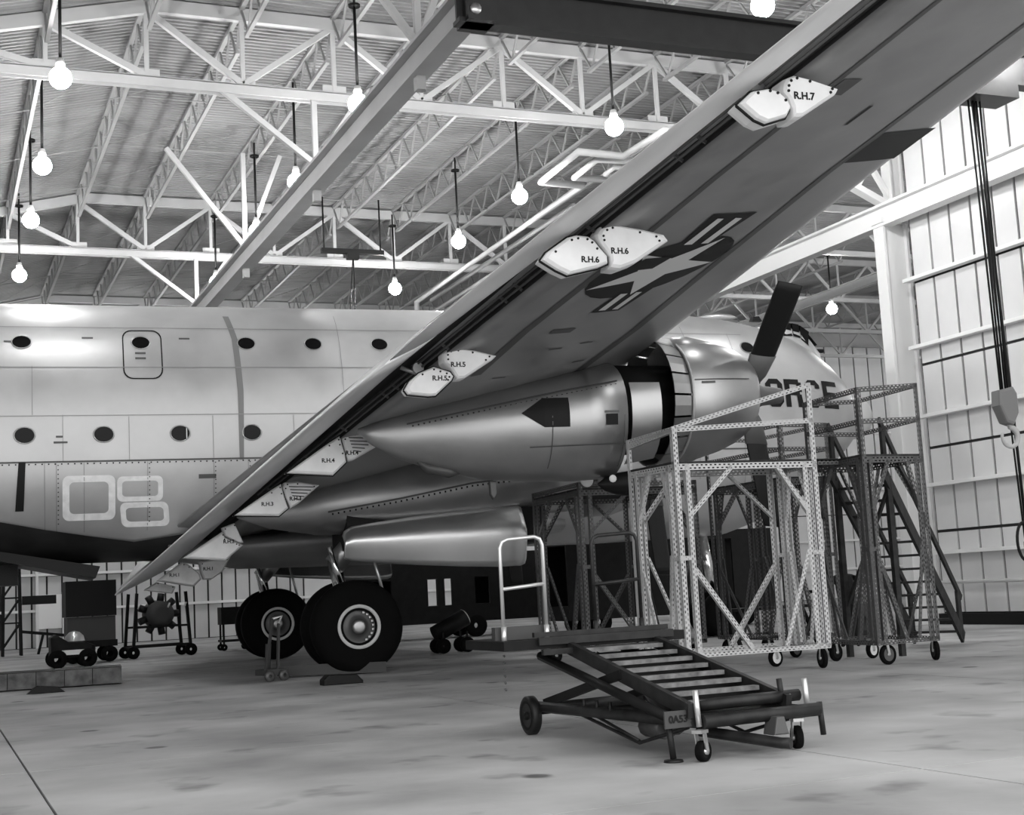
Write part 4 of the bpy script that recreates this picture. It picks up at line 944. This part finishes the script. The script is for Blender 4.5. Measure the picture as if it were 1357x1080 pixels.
# ---- lowered rolling maintenance stand with ribbed ramp
ms = empty('rolling_stand', (6.8, 12.8, 0), 0, 'grimy lowered rolling stand with ribbed ramp steps and two hooped rails', 'stand')
def L(p): return (p[0]-6.8, p[1]-12.8, p[2])
def T(name, pts, r, m=M_dark2, n=10): return MB().tube([L(p) for p in pts], r, n).build(name, m, ms)
T('frame_rail', [(6.22, 14.45, .30), (6.34, 11.15, .34)], .06); T('frame_rail', [(7.62, 14.5, .30), (7.46, 11.15, .34)], .06)
T('rear_axle', [(6.22, 14.47, .27), (7.75, 14.7, .27)], .065); T('front_bar', [(6.36, 11.08, .34), (7.56, 11.04, .36)], .062); T('front_bar', [(6.42, 11.25, .47), (7.46, 11.2, .49)], .055)
T('cross_tube', [(6.3, 12.9, .33), (7.55, 12.95, .33)], .05)
T('truss_rod', [(6.27, 13.5, .28), (6.32, 12.25, .07), (6.33, 11.3, .28)], .018); T('truss_rod', [(6.27, 13.2, .3), (6.32, 12.25, .09)], .016); T('truss_rod', [(7.55, 13.5, .28), (7.5, 12.25, .07), (7.47, 11.3, .28)], .018)
T('hydraulic_ram', [(6.6, 12.0, .22), (6.9, 13.2, .6)], .09, M_hub); T('hydraulic_ram', [(6.55, 12.1, .2), (6.55, 12.5, .2)], .11, M_hub)
T('tow_bar', [(6.45, 11.35, .24), (6.95, 10.75, .13), (7.0, 10.68, .13)], .05); MB().prism([(-.02+.2, .18), (.2+.14, .18), (.2+.10, .34), (.2+.02, .34)], -1.9, -1.7, .02).build('tow_bracket', M_hub, ms)
for (xs_, dx) in ((6.27, 0), (7.3, 0)):
    MB().bar(L((xs_, 11.12, .44)), L((xs_, 13.75, .98)), .06, .13).build('ramp_stringer', M_dark2, ms)
    MB().tube([L((xs_-.09, 11.3, .36)), L((xs_-.09, 14.2, .86))], .05, 8).build('lift_arm', M_dark, ms)
    MB().bar(L((xs_-.02, 14.3, .34)), L((xs_-.02, 12.4, .72)), .05, .09).build('scissor_arm', M_dark, ms)
for k in range(8):
    t_ = k/7; y = lerp(11.27, 13.42, t_); z = lerp(.505, .935, t_); MB().box(*[v for v in (6.31-6.8, 7.25-6.8)], y-12.8-.05, y-12.8+.05, z-.03, z+.012).build('step_tread', M_tread, ms)
MB().add([L(p) for p in ((6.3, 11.2, .40), (7.27, 11.2, .40), (7.27, 13.6, .88), (6.3, 13.6, .88), (6.3, 11.2, .38), (7.27, 11.2, .38), (7.27, 13.6, .86), (6.3, 13.6, .86))], [(0,1,2,3),(7,6,5,4),(0,4,5,1),(1,5,6,2),(2,6,7,3),(3,7,4,0)]).build('ramp_pan', M_dark, ms)
pf = MB(); pf.box(5.52-6.8, 7.66-6.8, 13.62-12.8, 14.75-12.8, .96, 1.06); pf.build('platform_deck', M_dark, ms)
for y, z, h in ((13.6, 1.0, .08), (13.5, .9, .06), (13.72, 1.08, .05)): MB().box(5.9-6.8, 7.5-6.8, y-12.8-.03, y-12.8+.03, z, z+h).build('edge_beam', M_dark2, ms)
def hoop(x0, x1, y, zt, m):
    r = .09; h = MB().tube([L(p) for p in ((x0, y, .98), (x0, y, zt-r), (x0+r*.3, y, zt-r*.3), (x0+r, y, zt), (x1-r, y, zt+.02), (x1-r*.3, y, zt-r*.3+.02), (x1, y, zt-r+.02), (x1, y, 1.0))], .022, 8).build('hoop_rail', m, ms)
    MB().tube([L((x0, y, 1.6)), L((x1, y, 1.64))], .02, 8).build('cross_bar', m, h)
    for x_ in (x0, x1): MB().tube([L((x_, y, 1.0)), L((x_, y, 1.2))], .03, 8).build('rail_socket', m, h)
hoop(5.66, 6.16, 13.95, 2.13, M_pipe); hoop(6.92, 7.5, 14.3, 2.15, M_dark2)
MB().box(5.58-6.8, 6.22-6.8, 14.0-12.8, 14.1-12.8, 1.05, 1.2).build('name_plate', M_cart, ms)
for k in range(14): MB().tube([L((5.62, 13.9, .98-.035*k)), L((5.635, 13.9, .96-.035*k))], .012, 5).build('chain_link', M_hub, ms) if k % 2 == 0 else None
for (x, y) in ((6.14, 14.47), (7.82, 14.7)):
    wv = MB().lathe([(-.04, .0), (-.05, .15), (-.055, .19), (-.04, .21), (.04, .21), (.055, .19), (.05, .15), (.04, 0)], L((x, y, .21)), 'x', 30).build('big_wheel', M_dark2, ms)
    MB().lathe([(-.056, .16), (-.058, .155), (-.02, .05), (-.07, .045), (-.07, 0)], L((x, y, .21)), 'x', 24).build('wheel_disc', M_dark, wv)
caster(ms, 6.30-6.8, 11.04-12.8, .5, .092, M_dark, .28); caster(ms, 7.42-6.8, 11.2-12.8, 1.3, .105, M_dark, .28)
MB().tube([L((6.1, 11.25, .36)), L((6.12, 11.23, .03))], .03, 8).build('screw_jack', M_dark2, ms); MB().lathe([(0, 0), (0, .09), (.02, .085), (.03, 0)], L((6.12, 11.23, 0)), 'z', 18).build('jack_foot', M_dark2, ms)
for x, y, z0, h, m_ in ((6.33, 11.1, .30, .32, M_pipe), (7.5, 11.12, .34, .30, M_pipe), (7.28, 11.2, .45, .2, M_dark2), (7.62, 11.08, .12, .3, M_dark2)): MB().tube([L((x, y, z0)), L((x-.02, y, z0+h))], .027, 8).build('lock_pin', m_, ms)
for y in (13.3, 13.0, 12.7): MB().tube([L((6.25, y, .33)), L((6.25, y, .44))], .02, 6).build('stop_pin', M_dark2, ms)
pt = MB().box(6.02-6.8, 6.3-6.8, 11.16-12.8, 11.18-12.8, .30, .45).build('number_plate', M_cart, ms); text('lettering', '0A53', .088, L((6.155, 11.155, .375)), (math.radians(90), 0, 0), M_black, pt)
# ---- loading floor clutter on the aft side
sk = empty('plank_skid', (1.2, 32.2, 0), math.radians(-6), 'long low plank sided skid lying on the floor beneath the aft body', 'skid')
for k in range(10):
    MB().box(-3.1+.58*k, -3.1+.58*k+.565, -.05-.008*(k % 3), 0, .03, .37).build('plank', M_crate, sk)
MB().box(-3.1, 2.7, 0, 1.2, .03, .38).build('skid_bed', M_dark, sk); MB().box(2.68, 2.72, -.05, 1.2, .02, .38).build('end_board', M_crate, sk)
ck_ = MB().prism([(0, 0), (.75, 0), (.6, .12), (.2, .16)], -.12, .12, .02).build('wheel_chock', M_black); ck_.location = (1.85, 30.5, 0); tag(ck_, 'small black chock lying before the long plank skid', 'chock')
ch = MB().prism([(-.35, 0), (.42, 0), (.42, .05), (.3, .17), (-.25, .19), (-.35, .1)], -.16, .16, .03).build('wheel_chock', M_black); ch.location = (7.15, 25.95, 0); tag(ch, 'black chock lying in front of the big twin tyres', 'chock')
vt = empty('tow_tractor', (3.9, 43.6, 0), 0, 'small dark tow tractor standing behind the plank skid', 'tractor')
MB().prism([(-.6, .3), (.65, .3), (.65, .62), (.4, .72), (-.1, .75), (-.45, .98), (-.6, .9)], -.5, .5, .08).build('body', M_dark, vt); MB().box(-.3, .45, -.52, -.45, .38, .52).build('bumper_plate', M_paper, vt); MB().lathe([(.3*math.sin(math.radians(a)), max(.001, .3*math.cos(math.radians(a)))) for a in (0, 30, 60, 88)], (.1, 0, .76), 'z', 16).build('bonnet_highlight', M_pipe, vt)  # pale dome stands in for the highlight on the bonnet
for x in (-.42, .42):
    for y in (-.5, .5): MB().lathe([(-.09, .1), (-.1, .22), (-.06, .27), (.06, .27), (.1, .22), (.09, .1)], (x, y, .27), 'y', 20).build('wheel', M_tire, vt)
pnl = empty('covered_trailer', (4.7, 46.2, 0), 0, 'dark boxy covered trailer under the aft body of the airplane', 'trailer')
MB().box(-.75, .78, -.4, .9, 1.45, 2.56).build('cover', M_black, pnl); MB().box(-.7, .75, -.35, .85, .7, 1.44).build('body', M_cart, pnl); MB().box(-.8, .8, -.4, .9, .5, .7).build('chassis', M_dark, pnl)
for x in (-.55, .55):
    for y in (-.38, .85): MB().lathe([(-.08, .1), (-.09, .25), (.09, .25), (.08, .1)], (x, y, .27), 'y', 18).build('wheel', M_tire, pnl)
lt = empty('lattice_stand', (3.1, 60, 0), 0, 'tall dark lattice tail stand before the far wall', 'stand')
for x in (-.35, .35):
    for y in (-.35, .35): MB().bar((x, y, 0), (x*.8, y*.8, 4.3), .1, .1, (1,0,0)).build('leg', M_dark, lt)
for k in range(4):
    for y in (-.35, .35): MB().bar((-.35, y, .3+k), (.33, y, 1.3+k), .06, .06, (0,1,0)).build('brace', M_dark, lt); MB().bar((-.35, y, 1.3+k), (.33, y, 1.3+k), .06, .06, (0,1,0)).build('brace', M_dark, lt)
MB().box(.4, 1.7, -.2, .2, 2.0, 2.35).build('side_box', M_black, lt); MB().bar((.3, 0, .95), (2.4, 0, .65), .12, .12).build('tow_arm', M_dark, lt); MB().bar((1.2, 0, .8), (1.0, 0, 0), .1, .1, (0,1,0)).build('leg', M_dark, lt); MB().bar((2.2, 0, .7), (2.2, 0, 0), .1, .1, (0,1,0)).build('leg', M_dark, lt)
def engine_dolly(loc, label, s=1.0):
    e = empty('engine_dolly', loc, math.radians(8), label, 'dolly')
    for x in (-.95, .95):
        for y in (-.5, .5): MB().bar((x*s, y, .25), (x*.85*s, y, 2.1), .09, .09, (1,0,0)).build('frame_post', M_dark, e)
        MB().bar((x*s, -.5, .35), (x*s, .5, .35), .08, .08).build('frame_rail', M_dark, e)
        for y in (-.5, .5): MB().lathe([(-.05, .05), (-.05, .2), (.05, .2), (.05, .05)], (x*s, y, .2), 'y', 18).build('wheel', M_tire, e)
    for y in (-.5, .5): MB().bar((-.95*s, y, .38), (.95*s, y, .38), .08, .08).build('frame_rail', M_dark, e); MB().bar((-.9*s, y, 1.0), (.9*s, y, 1.0), .07, .07).build('frame_rail', M_dark, e)
    MB().lathe([(-.45, .2), (-.4, .42), (.3, .46), (.45, .3), (.6, .12), (.75, .1), (.75, 0)], (0, -.1, 1.4), 'y', 20, True).build('crankcase', M_cart, e)
    for k in range(9):
        a = 2*math.pi*k/9; MB().tube([(.4*math.cos(a), -.1, 1.4+.4*math.sin(a)), (.68*math.cos(a), -.1, 1.4+.68*math.sin(a))], .12, 8).build('cylinder_head', M_dark2, e)
    for x in (-.8, .75, .2): MB().tube([(x*s, -.52, 1.6), (x*s+.06, -.55, 1.75)], .03, 6).build('bright_fitting', M_paper, e)
    return e
engine_dolly((7.0, 47.6, 0), 'engine on a dark wheeled dolly between the aft body and the far gear')
bx = empty('tool_cart', (9.9, 49.5, 0), 0, 'dark wheeled tool cart beside the far landing gear', 'cart')
MB().box(-.5, .5, -.35, .35, .9, 1.5).build('cabinet', M_dark, bx); MB().box(-.5, .5, -.35, .35, .3, .38).build('shelf', M_dark, bx)
for x in (-.42, .42):
    for y in (-.3, .3): MB().bar((x, y, .2), (x, y, .95), .06, .06, (1,0,0)).build('leg', M_dark, bx); MB().lathe([(-.03, .03), (-.03, .12), (.03, .12), (.03, .03)], (x, y, .12), 'y', 14).build('wheel', M_tire, bx)
jd = empty('wheel_jack', (6.33, 28.6, 0), math.radians(20), 'small two wheeled jack trolley standing before the twin tyres', 'jack')
MB().bar((0, 0, .15), (.28, .1, 1.25), .05, .05).build('handle_bar', M_cart, jd); MB().bar((.3, 0, .15), (.42, .1, 1.15), .05, .05).build('handle_bar', M_cart, jd); MB().tube([(.28, .1, 1.25), (.5, .1, 1.3), (.42, .1, 1.15)], .03, 8).build('grip', M_pipe, jd)
MB().box(-.05, .45, -.15, .3, .12, .24).build('base', M_cart, jd); MB().tube([(.12, .1, .2), (.16, .1, .75)], .06, 10).build('ram', M_cart, jd)
for x in (-.02, .32): MB().lathe([(-.03, .04), (-.03, .11), (.03, .11), (.03, .04)], (x, -.2, .11), 'y', 16).build('wheel', M_hub, jd)
tb = MB().bar((6.75, 29.35, .16), (8.9, 28.6, .12), .06, .22).build('tow_beam', M_cart); tag(tb, 'long grey tow beam lying on the floor against the twin tyres', 'beam')
ht_ = empty('floor_heater', (12.9, 35.6, 0), 0, 'dark wheeled heater with a tilted drum on the floor under the wing', 'heater')
MB().tube([(-.45, 0, .5), (.45, 0, .92)], .23, 18).build('drum', M_dark, ht_); MB().tube([(.44, 0, .92), (.47, 0, .935)], [.235, .2], 18).build('drum_highlight', M_paper, ht_)  # white lip paints in the highlight on the drum end
for x in (-.3, .38):
    for y in (-.25, .25): MB().bar((x, y, .1), (x, y, .55), .05, .05, (1,0,0)).build('leg', M_dark, ht_); MB().lathe([(-.04, .03), (-.05, .2), (.05, .2), (.04, .03)], (x, y, .2), 'y', 16).build('wheel', M_tire, ht_)
tk = empty('utility_van', (16.4, 47.6, 0), 0, 'dark utility van with lit window openings parked behind the gear under the wing', 'van')
sidep = MB().box(-3.0, 4.0, -1.0, .9, .55, 1.15).build('lower_body', M_dark, tk); MB().box(-3.0, 4.0, -1.0, .9, 2.1, 2.95).build('roof', M_dark, tk)
for x0, x1 in ((-3.0, -2.5), (-1.6, -.3), (.1, .35), (.62, 1.5), (2.05, 4.0)): MB().box(x0, x1, -1.0, -.9, 1.15, 2.1).build('body_pillar', M_dark, tk)
for x0, x1 in ((-3.0, -2.5), (-1.9, -1.0), (.1, .35), (.7, 1.0), (2.05, 4.0)): MB().box(x0, x1, .8, .9, 1.15, 2.1).build('body_pillar', M_dark, tk)
for x in (-2.0, 1.5):
    for y in (-.9, .8): MB().lathe([(-.1, .1), (-.12, .34), (-.08, .4), (.08, .4), (.12, .34), (.1, .1)], (x, y, .4), 'y', 22).build('wheel', M_tire, tk)
et = empty('equipment_trailer', (22.6, 41.5, 0), 0, 'long dark equipment trailer behind the work stands, narrow gaps of light through it', 'trailer')
MB().box(-3.9, 3.9, -1.0, 1.0, .5, .95).build('chassis', M_dark, et); MB().box(-3.9, 3.9, -1.0, 1.0, 2.9, 3.2).build('roof', M_dark, et)
for x0, x1 in ((-3.9, 1.35), (1.6, 1.95), (2.2, 3.9)):
    MB().box(x0, x1, -1.0, -.92, .95, 2.9).build('side_panel', M_dark, et); MB().box(x0+.15, x1+.12 if x1 < 3 else x1, .92, 1.0, .95, 2.9).build('side_panel', M_dark, et)
for x in (-2.8, 2.6):
    for y in (-.85, .85): MB().lathe([(-.1, .1), (-.12, .36), (-.08, .42), (.08, .42), (.12, .36), (.1, .1)], (x, y, .42), 'y', 22).build('wheel', M_tire, et)
dr_ = MB().lathe([(0, .01), (0, .29), (.3, .29), (.31, .305), (.33, .29), (.6, .29), (.61, .305), (.63, .29), (.88, .29), (.88, .27), (.86, .01)], (18.9, 25.6, 0), 'z', 20).build('steel_drum', M_cart); tag(dr_, 'dark steel drum standing behind the access stairs', 'drum')
wbn = empty('work_bench', (17.2, 26.6, 0), 0, 'dark trestle bench behind the work stands near the standing person', 'bench')
MB().box(-1.2, 1.1, -.35, .35, .86, .92).build('bench_top', M_dark, wbn)
for x in (-1.0, .95):
    MB().bar((x, -.3, 0), (x, .25, .88), .07, .07, (1,0,0)).build('leg', M_dark, wbn); MB().bar((x, .3, 0), (x, -.25, .88), .07, .07, (1,0,0)).build('leg', M_dark, wbn)
MB().bar((-1.0, 0, .25), (.95, 0, .25), .05, .05).build('stretcher', M_dark, wbn)
# ---- person behind the stands, back turned, both arms out to the sides
pv = {'pelvis': (0, 0, .98), 'waist': (0, .05, 1.12), 'chest': (0, .16, 1.38), 'neck': (0, .26, 1.53), 'head0': (0, .30, 1.62), 'head1': (0, .34, 1.74), 'hipl': (-.1, 0, .93), 'kneel': (-.13, -.03, .52), 'anklel': (-.15, -.05, .10), 'toel': (-.16, .12, .05),
      'hipr': (.1, 0, .93), 'kneer': (.14, .03, .52), 'ankler': (.16, -.02, .10), 'toer': (.18, .15, .05), 'shl': (-.19, .2, 1.45), 'ell': (-.42, .26, 1.28), 'wrl': (-.58, .36, 1.22), 'pll': (-.65, .40, 1.21), 'shr': (.19, .2, 1.45), 'elr': (.46, .24, 1.36), 'wrr': (.70, .28, 1.37), 'plr': (.78, .30, 1.37)}
pe = [('pelvis','waist'),('waist','chest'),('chest','neck'),('neck','head0'),('head0','head1'),('pelvis','hipl'),('hipl','kneel'),('kneel','anklel'),('anklel','toel'),('pelvis','hipr'),('hipr','kneer'),('kneer','ankler'),('ankler','toer'),('chest','shl'),('shl','ell'),('ell','wrl'),('wrl','pll'),('chest','shr'),('shr','elr'),('elr','wrr'),('wrr','plr')]
pr = {'pelvis': .20, 'waist': .22, 'chest': .25, 'neck': .065, 'head0': .09, 'head1': .10, 'hipl': .12, 'kneel': .08, 'anklel': .05, 'toel': .045, 'hipr': .11, 'kneer': .07, 'ankler': .05, 'toer': .045, 'shl': .085, 'ell': .058, 'wrl': .035, 'pll': .038, 'shr': .085, 'elr': .058, 'wrr': .035, 'plr': .038}
for s_, k in ((-1, 'l'), (1, 'r')):
    p = pv['pl'+k]
    for i, (dy, dz, ln_) in enumerate(((.0, .03, .085), (.0, .01, .095), (.0, -.01, .088), (.0, -.03, .07), (.05, .0, .05))):
        a = f'f{k}{i}'; b_ = f'g{k}{i}'; pv[a] = (p[0]+s_*ln_*.5, p[1]+.02+dy*.6, p[2]+dz); pv[b_] = (p[0]+s_*ln_, p[1]+.05+dy, p[2]+dz*1.2-.02); pr[a] = .0095; pr[b_] = .008; pe += [('pl'+k, a), (a, b_)]
names = list(pv); me = bpy.data.meshes.new('person'); me.from_pydata([pv[n_] for n_ in names], [(names.index(a), names.index(b_)) for a, b_ in pe], []); pn = bpy.data.objects.new('person', me); COL.objects.link(pn)
sk_ = pn.modifiers.new('skin', 'SKIN'); pn.modifiers.new('sub', 'SUBSURF').levels = 1; pn.modifiers['sub'].render_levels = 1
for i, n_ in enumerate(names): me.skin_vertices[0].data[i].radius = (pr[n_], pr[n_]*(.75 if n_ in ('chest', 'waist', 'pelvis') else 1))
me.skin_vertices[0].data[0].use_root = True
me.materials.append(M_cloth); pn.location = (17.85, 24.7, 0); pn.rotation_euler = (0, 0, math.radians(-25))
tag(pn, 'person in dark clothes with arms out, back turned, behind the work stands', 'person')
MB().lathe([(-.05, .098), (.02, .112), (.08, .10), (.13, .05), (.14, .0)], (0, .33, 1.72), 'z', 16).build('cap', M_black, pn)
